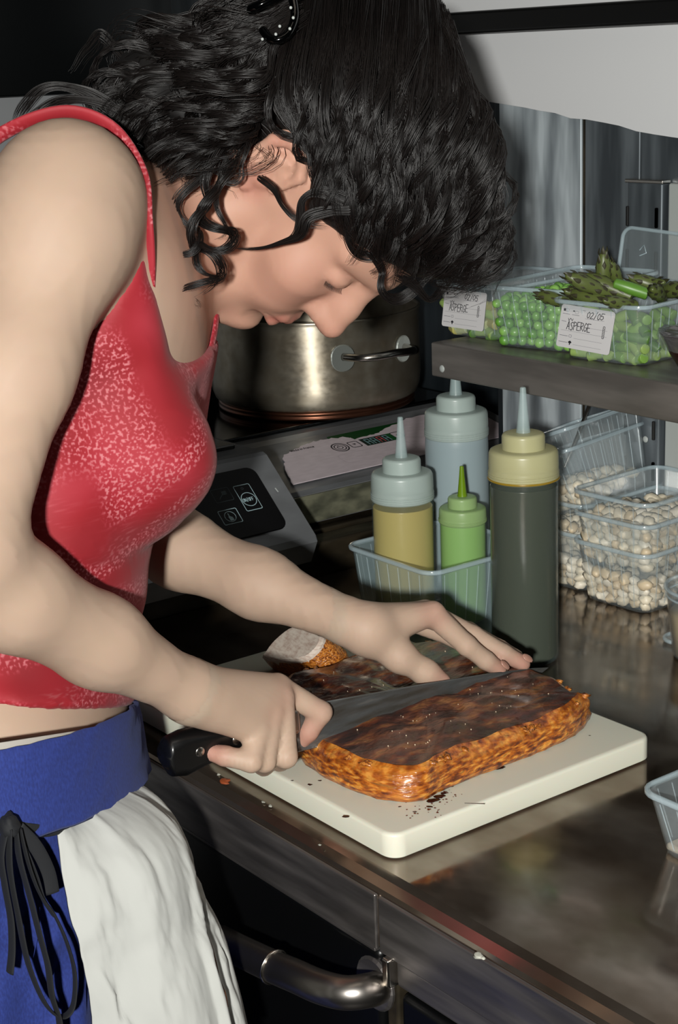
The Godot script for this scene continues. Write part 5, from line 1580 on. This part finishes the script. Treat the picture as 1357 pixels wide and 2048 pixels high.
	# single locks: beside the neck, before the ear, over the cheek, fringe, wisps on the shoulder
	var L := [
		[[Vector3(-1.0689, 1.4248, -0.6972), Vector3(-1.0676, 1.4002, -0.6789), Vector3(-1.0625, 1.3751, -0.6707), Vector3(-1.0537, 1.3528, -0.6756), Vector3(-1.0561, 1.3329, -0.6668), Vector3(-1.0592, 1.3128, -0.6584)], 26, 0.008, 0.004, 0.011, 2.2],
		[[Vector3(-1.0598, 1.4176, -0.6975), Vector3(-1.0582, 1.3929, -0.6813), Vector3(-1.0528, 1.3712, -0.6785), Vector3(-1.0486, 1.3528, -0.679), Vector3(-1.0566, 1.3386, -0.6653), Vector3(-1.0524, 1.3201, -0.6657)], 26, 0.007, 0.003, 0.012, 2.6],
		[[Vector3(-1.0714, 1.4141, -0.689), Vector3(-1.0773, 1.393, -0.6712), Vector3(-1.0753, 1.3713, -0.6639), Vector3(-1.0671, 1.3528, -0.6663), Vector3(-1.0718, 1.3346, -0.6568), Vector3(-1.0662, 1.3086, -0.6558)], 14, 0.006, 0.003, 0.010, 2.0],
		[[Vector3(-1.0555, 1.4245, -0.7064), Vector3(-1.0552, 1.4032, -0.6935), Vector3(-1.0536, 1.3781, -0.684), Vector3(-1.0529, 1.3599, -0.68)], 14, 0.004, 0.002, 0.006, 1.4],
		[[Vector3(-1.0453, 1.43, -0.7088), Vector3(-1.0434, 1.4159, -0.7013), Vector3(-1.0455, 1.4062, -0.6975), Vector3(-1.0542, 1.407, -0.6931), Vector3(-1.0592, 1.4178, -0.6948)], 6, 0.003, 0.002, 0.004, 1.0],
		[[Vector3(-1.041, 1.4052, -0.7135), Vector3(-1.0293, 1.395, -0.7175), Vector3(-1.0184, 1.3842, -0.7202), Vector3(-1.0043, 1.3746, -0.7278), Vector3(-0.9921, 1.3699, -0.7385)], 10, 0.004, 0.003, 0.003, 0.8],
		[[Vector3(-0.9768, 1.3801, -0.7482), Vector3(-0.9841, 1.3809, -0.7353), Vector3(-0.9947, 1.376, -0.7222), Vector3(-1.0017, 1.3648, -0.7199), Vector3(-1.0175, 1.3572, -0.7124), Vector3(-1.0325, 1.3532, -0.7044), Vector3(-1.0495, 1.3523, -0.6949)], 34, 0.009, 0.0008, 0.001, 0.5],
		[[Vector3(-0.9788, 1.3875, -0.7454), Vector3(-0.9901, 1.3936, -0.7313), Vector3(-0.9966, 1.3887, -0.722), Vector3(-1.0018, 1.3739, -0.7204), Vector3(-1.0104, 1.3609, -0.7168), Vector3(-1.0304, 1.3542, -0.7076)], 24, 0.009, 0.001, 0.002, 0.6],
		[[Vector3(-0.9853, 1.3479, -0.7724), Vector3(-0.9893, 1.331, -0.787), Vector3(-0.987, 1.3177, -0.7872), Vector3(-0.9849, 1.3092, -0.8), Vector3(-0.9754, 1.3137, -0.8148), Vector3(-0.9698, 1.3262, -0.8281)], 20, 0.006, 0.004, 0.004, 1.0],
		[[Vector3(-0.9881, 1.3756, -0.752), Vector3(-0.9916, 1.3563, -0.7586), Vector3(-0.9899, 1.3432, -0.771), Vector3(-0.9773, 1.3418, -0.7827), Vector3(-0.9631, 1.3557, -0.7837)], 18, 0.006, 0.004, 0.003, 0.8],
		[[Vector3(-0.9803, 1.3268, -0.7969), Vector3(-0.978, 1.3122, -0.8194), Vector3(-0.9752, 1.3109, -0.8399), Vector3(-0.9668, 1.3215, -0.8561)], 16, 0.007, 0.004, 0.006, 1.2],
		[[Vector3(-1.1212, 1.455, -0.641), Vector3(-1.134, 1.4687, -0.6215), Vector3(-1.146, 1.4734, -0.5989), Vector3(-1.1509, 1.4652, -0.5798), Vector3(-1.1501, 1.4514, -0.5658)], 26, 0.010, 0.004, 0.004, 0.7],
		[[Vector3(-1.1151, 1.4528, -0.6482), Vector3(-1.1238, 1.4631, -0.6239), Vector3(-1.1305, 1.4643, -0.5981), Vector3(-1.1356, 1.458, -0.5796), Vector3(-1.1424, 1.4531, -0.5682)], 26, 0.008, 0.005, 0.003, 0.6],
		[[Vector3(-1.127, 1.4807, -0.6885), Vector3(-1.1479, 1.493, -0.6662), Vector3(-1.164, 1.516, -0.6553), Vector3(-1.1692, 1.5017, -0.6416), Vector3(-1.169, 1.4833, -0.6333)], 9, 0.006, 0.008, 0.005, 0.8],
		[[Vector3(-1.1159, 1.5057, -0.7151), Vector3(-1.136, 1.5143, -0.692), Vector3(-1.1485, 1.5077, -0.6722), Vector3(-1.1572, 1.4936, -0.6539)], 8, 0.008, 0.012, 0.008, 1.2],
		[[Vector3(-0.9648, 1.4579, -0.8523), Vector3(-0.96, 1.4482, -0.863), Vector3(-0.954, 1.435, -0.8684), Vector3(-0.955, 1.4203, -0.8655), Vector3(-0.9619, 1.4207, -0.8564)], 9, 0.003, 0.003, 0.003, 0.7],
		[[Vector3(-0.9615, 1.4165, -0.8637), Vector3(-0.9576, 1.4042, -0.8806), Vector3(-0.9528, 1.3856, -0.8785), Vector3(-0.9552, 1.3748, -0.8701)], 7, 0.004, 0.004, 0.006, 1.0],
	]
	for q in L:
		h.lock(spline(q[0], 12), int(q[1] * 2.4), q[2] * 0.8, q[3], q[4], q[5], 0.00029, 0.0004)
	var strands := part_mesh("hair_locks", h.mesh(), hm, person)
	strands.set_meta("kind", "stuff")
	# claw clip with tiny stones
	var clip := Geo.new()
	clip.join(tube(spline([Vector3(-1.0385, 1.5103, -0.7204), Vector3(-1.0267, 1.5029, -0.7206), Vector3(-1.0199, 1.506, -0.7294), Vector3(-1.0207, 1.5181, -0.7375), Vector3(-1.028, 1.5324, -0.7412)], 5), [0.0035], 8))
	clip.join(tube(spline([Vector3(-1.0494, 1.5249, -0.7176), Vector3(-1.0414, 1.528, -0.7212), Vector3(-1.0339, 1.5346, -0.7343)], 5), [0.004], 8))
	var cl := part("hair_clip", clip, M.black_glass, person)
	for p in [Vector3(-1.0312, 1.5039, -0.715), Vector3(-1.0208, 1.5069, -0.7199), Vector3(-1.0154, 1.5104, -0.7288), Vector3(-1.0163, 1.518, -0.7329), Vector3(-1.0205, 1.5252, -0.7341), Vector3(-1.0202, 1.5124, -0.7233)]:
		part("stone", lumpy(0.0012, 8, 6, 0.0, 1).moved(p), M.trim_light, cl)


# ------------------------------------------------------------------ helpers: naming
func numbered(called: String) -> String:
	if not has_node(NodePath(called)):
		return called
	var i := 1
	while has_node(NodePath("%s_%03d" % [called, i])):
		i += 1
	return "%s_%03d" % [called, i]

var counts := {}
func next_name(called: String) -> String:
	var n: int = counts.get(called, 0)
	counts[called] = n + 1
	return called if n == 0 else "%s_%03d" % [called, n]

func thing(called: String, label: String, category: String, at := Vector3.ZERO, group := "") -> Node3D:
	var o := Node3D.new()
	o.name = next_name(called)
	o.position = at
	add_child(o, true)
	tag(o, label, category, group)
	return o

func tag(o: Node3D, label: String, category: String, group := "") -> Node3D:
	o.set_meta("label", label)
	o.set_meta("category", category)
	if group:
		o.set_meta("group", group)
	return o

func part(called: String, g: Geo, m: Material, parent: Node, sharp := false) -> MeshInstance3D:
	return part_mesh(called, g.mesh(sharp), m, parent)

func part_mesh(called: String, mesh: Mesh, m: Material, parent: Node) -> MeshInstance3D:
	var o := MeshInstance3D.new()
	if parent == self:
		o.name = next_name(called)
	else:
		var i := 0
		var nm := called
		while parent.has_node(NodePath(nm)):
			i += 1
			nm = "%s_%03d" % [called, i]
		o.name = nm
	o.mesh = mesh
	o.material_override = m
	parent.add_child(o, true)
	return o

func struct(called: String, g: Geo, m: Material) -> MeshInstance3D:
	var o := part(called, g, m, self)
	o.set_meta("kind", "structure")
	return o

# ------------------------------------------------------------------ helpers: materials
func mat(c: Color, rough := 0.5, metal := 0.0) -> StandardMaterial3D:
	var m := StandardMaterial3D.new()
	m.albedo_color = c
	m.roughness = rough
	m.metallic = metal
	return m

func pane(c: Color, alpha: float, rough: float) -> StandardMaterial3D:
	var m := mat(Color(c.r, c.g, c.b, alpha), rough)
	m.transparency = BaseMaterial3D.TRANSPARENCY_ALPHA
	return m

func frosted(c: Color, alpha: float) -> StandardMaterial3D:
	var m := mat(Color(c.r, c.g, c.b, alpha), 0.32)
	m.transparency = BaseMaterial3D.TRANSPARENCY_ALPHA
	m.backlight_enabled = true
	m.backlight = Color(0.35, 0.35, 0.35)
	return m

func noise_tex(freq: float, octaves: int, stops: Array, sd: int, size := 512) -> NoiseTexture2D:
	var n := FastNoiseLite.new()
	n.seed = sd
	n.frequency = freq
	n.fractal_octaves = octaves
	var g := Gradient.new()
	g.offsets = PackedFloat32Array([stops[0], stops[2]])
	g.colors = PackedColorArray([stops[1], stops[3]])
	var t := NoiseTexture2D.new()
	t.width = size
	t.height = size
	t.seamless = true
	t.noise = n
	t.color_ramp = g
	return t

func steel(c: Color, rough: Texture2D, shade: Texture2D, scale: Vector3, metal: float) -> StandardMaterial3D:
	var m := mat(c, 1.0, metal)
	m.roughness_texture = rough
	m.albedo_texture = shade
	m.uv1_triplanar = true
	m.uv1_world_triplanar = true
	m.uv1_scale = scale
	return m

func image_mat(im: Image, rough: float) -> StandardMaterial3D:
	var m := mat(Color.WHITE, rough)
	m.albedo_texture = ImageTexture.create_from_image(im)
	m.texture_repeat = false
	return m

# ------------------------------------------------------------------ helpers: drawing flat print
func stamp(im: Image, p: Vector2, r: float, c: Color):
	for y in range(maxi(0, int(p.y - r - 1)), mini(im.get_height(), int(p.y + r + 2))):
		for x in range(maxi(0, int(p.x - r - 1)), mini(im.get_width(), int(p.x + r + 2))):
			var a := clampf(r + 0.5 - Vector2(x, y).distance_to(p), 0.0, 1.0)
			if a > 0.0:
				im.set_pixel(x, y, im.get_pixel(x, y).lerp(c, a))

func stroke(im: Image, pts: Array, w: float, c: Color):
	for i in pts.size() - 1:
		var a: Vector2 = pts[i]
		var b: Vector2 = pts[i + 1]
		var n := maxi(1, int(a.distance_to(b) / maxf(0.6, w * 0.35)))
		for k in n + 1:
			stamp(im, a.lerp(b, float(k) / n), w * 0.5, c)

func draw_ring(im: Image, c: Vector2, r: float, w: float, col: Color):
	draw_arc2(im, c, r, 0.0, TAU, w, col)

func draw_arc2(im: Image, c: Vector2, r: float, a0: float, a1: float, w: float, col: Color):
	var pts := []
	for k in 33:
		pts.append(c + Vector2.from_angle(lerpf(a0, a1, k / 32.0)) * r)
	stroke(im, pts, w, col)

func draw_box(im: Image, c: Vector2, h: Vector2, r: float, w: float, col: Color):
	var pts := []
	for q in round_rect2(h.x * 2, h.y * 2, r, 4):
		pts.append(c + q)
	pts.append(pts[0])
	stroke(im, pts, w, col)

const GLYPHS := {
	"A": [[0, 1, 0.5, 0, 1, 1], [0.2, 0.65, 0.8, 0.65]], "S": [[1, 0.1, 0.5, 0, 0.05, 0.2, 0.4, 0.48, 0.95, 0.72, 0.5, 1, 0, 0.9]], "P": [[0, 1, 0, 0, 0.8, 0.1, 0.9, 0.35, 0, 0.55]],
	"E": [[1, 0, 0, 0, 0, 1, 1, 1], [0, 0.5, 0.8, 0.5]], "R": [[0, 1, 0, 0, 0.8, 0.1, 0.85, 0.35, 0, 0.5, 1, 1]], "G": [[1, 0.15, 0.5, 0, 0, 0.4, 0.1, 0.85, 0.6, 1, 0.95, 0.8, 0.95, 0.55, 0.5, 0.55]],
	"0": [[0.5, 0, 0.05, 0.3, 0.1, 0.8, 0.5, 1, 0.95, 0.7, 0.9, 0.25, 0.5, 0]], "2": [[0, 0.2, 0.4, 0, 0.9, 0.2, 0.7, 0.5, 0, 1, 1, 0.95]], "5": [[1, 0, 0.1, 0, 0, 0.45, 0.7, 0.4, 0.95, 0.7, 0.5, 1, 0, 0.9]],
	"/": [[0.2, 1.15, 0.9, -0.15]], "O": [[0.5, 0, 0.05, 0.3, 0.1, 0.8, 0.5, 1, 0.95, 0.7, 0.9, 0.25, 0.5, 0]], "N": [[0, 1, 0, 0, 1, 1, 1, 0]], "F": [[1, 0, 0, 0, 0, 1], [0, 0.5, 0.8, 0.5]],
}
func write(im: Image, text: String, at: Vector2, w: float, h: float, thick: float, col: Color, slant := 0.0, wobble := 0.0, sd := 1):
	var r := RandomNumberGenerator.new()
	r.seed = sd
	for ch in text:
		var dy := r.randf_range(-wobble, wobble) * h
		for line in GLYPHS.get(ch, []):
			var pts := []
			for i in line.size() / 2:
				var q := Vector2(line[i * 2], line[i * 2 + 1])
				pts.append(at + Vector2(q.x * w * 0.8 + (1.0 - q.y) * slant * h + r.randf_range(-wobble, wobble) * w * 0.5, q.y * h + dy))
			stroke(im, pts, thick, col)
		at.x += w

# ------------------------------------------------------------------ helpers: geometry
class Geo:
	var v := PackedVector3Array()
	var n := PackedVector3Array()      # filled only where the normals are known
	var u := PackedVector2Array()
	var c := PackedColorArray()
	var t := PackedInt32Array()

	func loft(rings: Array, closed := true, cap := true) -> Geo:
		var m: int = rings[0].size()
		var base := v.size()
		var cols := m + 1 if closed else m
		for i in rings.size():
			var ring = rings[i]
			for j in cols:
				v.append(ring[j % m])
				u.append(Vector2(float(j) / maxi(1, cols - 1), float(i) / maxi(1, rings.size() - 1)))
		for i in rings.size() - 1:
			for j in cols - 1:
				var a := base + i * cols + j
				t.append_array(PackedInt32Array([a, a + 1, a + cols + 1, a, a + cols + 1, a + cols]))
		if cap and closed:
			for k in 2:
				var i := 0 if k == 0 else rings.size() - 1
				var mid := Vector3.ZERO
				for j in m:
					mid += rings[i][j]
				var at := v.size()
				v.append(mid / m)
				u.append(Vector2(0.5, 0.5))
				for j in m:
					var a := base + i * cols + j
					t.append_array(PackedInt32Array([at, a + 1, a] if k == 0 else [at, a, a + 1]))
		return self

	func join(g: Geo) -> Geo:
		var base := v.size()
		v.append_array(g.v)
		n.append_array(g.n)
		u.append_array(g.u)
		c.append_array(g.c)
		for i in g.t:
			t.append(i + base)
		return self

	func copy() -> Geo:
		return Geo.new().join(self)

	func moved(d: Vector3) -> Geo:
		for i in v.size():
			v[i] += d
		return self

	func scaled(s: Vector3) -> Geo:
		for i in v.size():
			v[i] *= s
		n.clear()
		return self

	func turned(axis: Vector3, a: float) -> Geo:
		return placed(Transform3D(Basis(axis, a), Vector3.ZERO))

	func placed(x: Transform3D) -> Geo:
		for i in v.size():
			v[i] = x * v[i]
		for i in n.size():
			n[i] = (x.basis * n[i]).normalized()
		return self

	# evens out the vertices of a mesh with shared points
	func relax(times: int) -> Geo:
		for k in times:
			var sum := PackedVector3Array()
			sum.resize(v.size())
			var cnt := PackedFloat32Array()
			cnt.resize(v.size())
			for i in range(0, t.size(), 3):
				for j in 3:
					var a := t[i + j]
					var b := t[i + (j + 1) % 3]
					sum[a] += v[b]
					sum[b] += v[a]
					cnt[a] += 1.0
					cnt[b] += 1.0
			for i in v.size():
				if cnt[i] > 0.0:
					v[i] = v[i].lerp(sum[i] / cnt[i], 0.6)
		return self

	func planar_uv(o: Vector2, s: Vector2) -> Geo:
		u.resize(v.size())
		for i in v.size():
			u[i] = Vector2((v[i].x - o.x) / s.x, (v[i].y - o.y) / s.y)
		return self

	func mesh(sharp := false) -> ArrayMesh:
		var vol := 0.0
		for i in range(0, t.size(), 3):
			vol += v[t[i]].dot(v[t[i + 1]].cross(v[t[i + 2]]))
		if vol > 0.0:   # front faces run clockwise
			for i in range(0, t.size(), 3):
				var s := t[i + 1]
				t[i + 1] = t[i + 2]
				t[i + 2] = s
		var arr := []
		arr.resize(Mesh.ARRAY_MAX)
		if sharp:
			var vv := PackedVector3Array()
			var nn := PackedVector3Array()
			var uu := PackedVector2Array()
			var cc := PackedColorArray()
			for i in range(0, t.size(), 3):
				var a := v[t[i]]
				var b := v[t[i + 1]]
				var d := v[t[i + 2]]
				var q := (d - a).cross(b - a).normalized()
				for k in 3:
					vv.append(v[t[i + k]])
					nn.append(q)
					if u.size() == v.size():
						uu.append(u[t[i + k]])
					if c.size() == v.size():
						cc.append(c[t[i + k]])
			arr[Mesh.ARRAY_VERTEX] = vv
			arr[Mesh.ARRAY_NORMAL] = nn
			if uu.size():
				arr[Mesh.ARRAY_TEX_UV] = uu
			if cc.size():
				arr[Mesh.ARRAY_COLOR] = cc
		else:
			if n.size() != v.size():
				n = PackedVector3Array()
				n.resize(v.size())
				for i in range(0, t.size(), 3):
					var a := v[t[i]]
					var q := (v[t[i + 2]] - a).cross(v[t[i + 1]] - a)
					for k in 3:
						n[t[i + k]] += q
				# seams: vertices of one place share their normal
				var at := {}
				for i in v.size():
					var key := Vector3i((v[i] * 50000.0).round())
					if at.has(key):
						at[key].append(i)
					else:
						at[key] = PackedInt32Array([i])
				for key in at:
					var s := Vector3.ZERO
					for i in at[key]:
						s += n[i]
					s = s.normalized()
					for i in at[key]:
						n[i] = s
			arr[Mesh.ARRAY_VERTEX] = v
			arr[Mesh.ARRAY_NORMAL] = n
			if u.size() == v.size():
				arr[Mesh.ARRAY_TEX_UV] = u
			if c.size() == v.size():
				arr[Mesh.ARRAY_COLOR] = c
			arr[Mesh.ARRAY_INDEX] = t
		var out := ArrayMesh.new()
		out.add_surface_from_arrays(Mesh.PRIMITIVE_TRIANGLES, arr)
		return out

func box_at(lo: Vector3, hi: Vector3) -> Geo:
	return rbox(hi - lo, 0.002).moved((lo + hi) * 0.5)

# a box with rounded edges
func rbox(size: Vector3, r: float, seg := 2) -> Geo:
	var g := Geo.new()
	var h := size * 0.5
	r = minf(r, minf(h.x, minf(h.y, h.z)) * 0.98)
	var core := h - Vector3(r, r, r)
	var w := []
	for k in seg + 1:
		w.append(tan((1.0 - float(k) / seg) * PI / 4))
	for axis in 3:
		var b := (axis + 1) % 3
		var d := (axis + 2) % 3
		for sgn in [-1.0, 1.0]:
			var base := g.v.size()
			var lb := []
			var ld := []
			for k in seg + 1:
				lb.append(-core[b] - r * w[k])
				ld.append(-core[d] - r * w[k])
			for k in seg + 1:
				lb.append(core[b] + r * w[seg - k])
				ld.append(core[d] + r * w[seg - k])
			var m := lb.size()
			for i in m:
				for j in m:
					var p := Vector3.ZERO
					p[axis] = sgn * h[axis]
					p[b] = lb[i]
					p[d] = ld[j]
					var q := p.clamp(-core, core)
					var dir := (p - q).normalized()
					g.v.append(q + dir * r)
					g.n.append(dir)
					g.u.append(Vector2(float(i) / (m - 1), float(j) / (m - 1)))
			for i in m - 1:
				for j in m - 1:
					var a := base + i * m + j
					if sgn > 0:
						g.t.append_array(PackedInt32Array([a, a + 1, a + m, a + 1, a + m + 1, a + m]))
					else:
						g.t.append_array(PackedInt32Array([a, a + m, a + 1, a + 1, a + m, a + m + 1]))
	return g

func circle2(r: float, n: int) -> PackedVector2Array:
	var p := PackedVector2Array()
	for i in n:
		p.append(Vector2.from_angle(TAU * i / n) * r)
	return p

func round_rect2(w: float, h: float, r: float, seg: int) -> PackedVector2Array:
	var p := PackedVector2Array()
	for k in 4:
		var c := Vector2((w / 2 - r) * (1 if k == 0 or k == 3 else -1), (h / 2 - r) * (1 if k < 2 else -1))
		for i in seg + 1:
			p.append(c + Vector2.from_angle(k * PI / 2 + i * PI / 2 / seg) * r)
	return p

# a flat outline (x, y) given depth along z, its rims bevelled
func extrude(poly: PackedVector2Array, depth: float, bevel: float) -> Geo:
	var g := Geo.new()
	if Geometry2D.is_polygon_clockwise(poly):
		poly.reverse()
	var m := poly.size()
	var inset := PackedVector2Array()
	for i in m:
		var a := (poly[i] - poly[(i + m - 1) % m]).normalized()
		var b := (poly[(i + 1) % m] - poly[i]).normalized()
		var nn := Vector2(-a.y, a.x) + Vector2(-b.y, b.x)
		inset.append(poly[i] + nn / maxf(0.4, nn.length_squared() / 2.0) * bevel if bevel > 0.0 else poly[i])
	var rings := []
	var levels := [[inset, -depth / 2], [poly, -depth / 2 + bevel], [poly, depth / 2 - bevel], [inset, depth / 2]] if bevel > 0.0 else [[poly, -depth / 2], [poly, depth / 2]]
	for l in levels:
		var ring := PackedVector3Array()
		for p in l[0]:
			ring.append(Vector3(p.x, p.y, l[1]))
		rings.append(ring)
	# every edge gets its own vertices, so that flat sides stay flat
	for i in m:
		var b0 := g.v.size()
		var j := (i + 1) % m
		var e := poly[j] - poly[i]
		var side := Vector3(e.y, -e.x, 0).normalized()
		for k in rings.size() - 1:
			var nv := side
			if bevel > 0.0 and k != 1:
				nv = (side + Vector3(0, 0, -1 if k == 0 else 1)).normalized()
			var b := g.v.size()
			g.v.append_array(PackedVector3Array([rings[k][i], rings[k][j], rings[k + 1][j], rings[k + 1][i]]))
			g.n.append_array(PackedVector3Array([nv, nv, nv, nv]))
			g.u.append_array(PackedVector2Array([Vector2(0, 0), Vector2(1, 0), Vector2(1, 1), Vector2(0, 1)]))
			g.t.append_array(PackedInt32Array([b, b + 2, b + 1, b, b + 3, b + 2]))
	var tri := Geometry2D.triangulate_polygon(inset)
	for s in 2:
		var b := g.v.size()
		for p in inset:
			g.v.append(Vector3(p.x, p.y, depth / 2 * (1 if s else -1)))
			g.n.append(Vector3(0, 0, 1 if s else -1))
			g.u.append(Vector2(p.x, p.y))
		for i in range(0, tri.size(), 3):
			var q := [tri[i], tri[i + 1], tri[i + 2]]
			var ccw := (inset[q[1]] - inset[q[0]]).cross(inset[q[2]] - inset[q[0]]) > 0
			if ccw == (s == 1):
				q = [q[0], q[2], q[1]]
			for x in q:
				g.t.append(b + x)
	return g

# an outline in (z, y) swept along x
func sweep_x(prof: PackedVector2Array, x0: float, x1: float) -> Geo:
	var p := PackedVector2Array()
	for q in prof:
		p.append(Vector2(-q.x, q.y))
	var g := extrude(p, x1 - x0, 0.0)
	return g.turned(Vector3.UP, PI / 2).moved(Vector3((x0 + x1) / 2, 0, 0))

func lathe(prof: Array, seg: int) -> Geo:
	var rings := []
	for q in prof:
		var ring := PackedVector3Array()
		for i in seg:
			var a := TAU * i / seg
			ring.append(Vector3(cos(a) * q[0], q[1], sin(a) * q[0]))
		rings.append(ring)
	return Geo.new().loft(rings, true, false)

func dome(r: float, h: float, seg: int) -> Geo:
	var prof := []
	for k in 6:
		var a := k / 5.0 * PI / 2
		prof.append([r * cos(a), h * sin(a)])
	prof.insert(0, [0.0, 0.0])
	return lathe(prof, seg)

func torus(r: float, w: float, seg: int, side: int) -> Geo:
	var rings := []
	for i in seg + 1:
		var a := TAU * i / seg
		var ring := PackedVector3Array()
		for k in side:
			var b := TAU * k / side
			var q := r + w * cos(b)
			ring.append(Vector3(cos(a) * q, w * sin(b), sin(a) * q))
		rings.append(ring)
	return Geo.new().loft(rings, true, false)

func spline(p: Array, steps: int) -> Array:
	var out := []
	for i in p.size() - 1:
		var a = p[maxi(0, i - 1)]
		var d = p[mini(p.size() - 1, i + 2)]
		for k in steps:
			out.append(p[i].cubic_interpolate(p[i + 1], a, d, float(k) / steps))
	out.append(p[-1])
	return out

# a round bar along points; radii are spread over its length
func tube(pts: Array, radii: Array, side: int, flat := 1.0) -> Geo:
	var rings := []
	var up := Vector3.ZERO
	for i in pts.size():
		var d: Vector3 = (pts[mini(i + 1, pts.size() - 1)] - pts[maxi(i - 1, 0)]).normalized()
		if i == 0:
			up = d.cross(Vector3.UP if absf(d.y) < 0.9 else Vector3.RIGHT).normalized()
		up = (up - d * up.dot(d)).normalized()
		var b := d.cross(up)
		var f := float(i) / maxi(1, pts.size() - 1) * (radii.size() - 1)
		var k := mini(int(f), radii.size() - 1)
		var r: float = lerpf(radii[k], radii[mini(k + 1, radii.size() - 1)], f - k)
		var ring := PackedVector3Array()
		for j in side:
			var a := TAU * j / side
			ring.append(pts[i] + (up * cos(a) * flat + b * sin(a)) * r)
		rings.append(ring)
	return Geo.new().loft(rings)

func ring_rr(w: float, d: float, r: float, y: float, seg := 5) -> PackedVector3Array:
	var out := PackedVector3Array()
	for q in round_rect2(w, d, r, seg):
		out.append(Vector3(q.x, y, q.y))
	return out
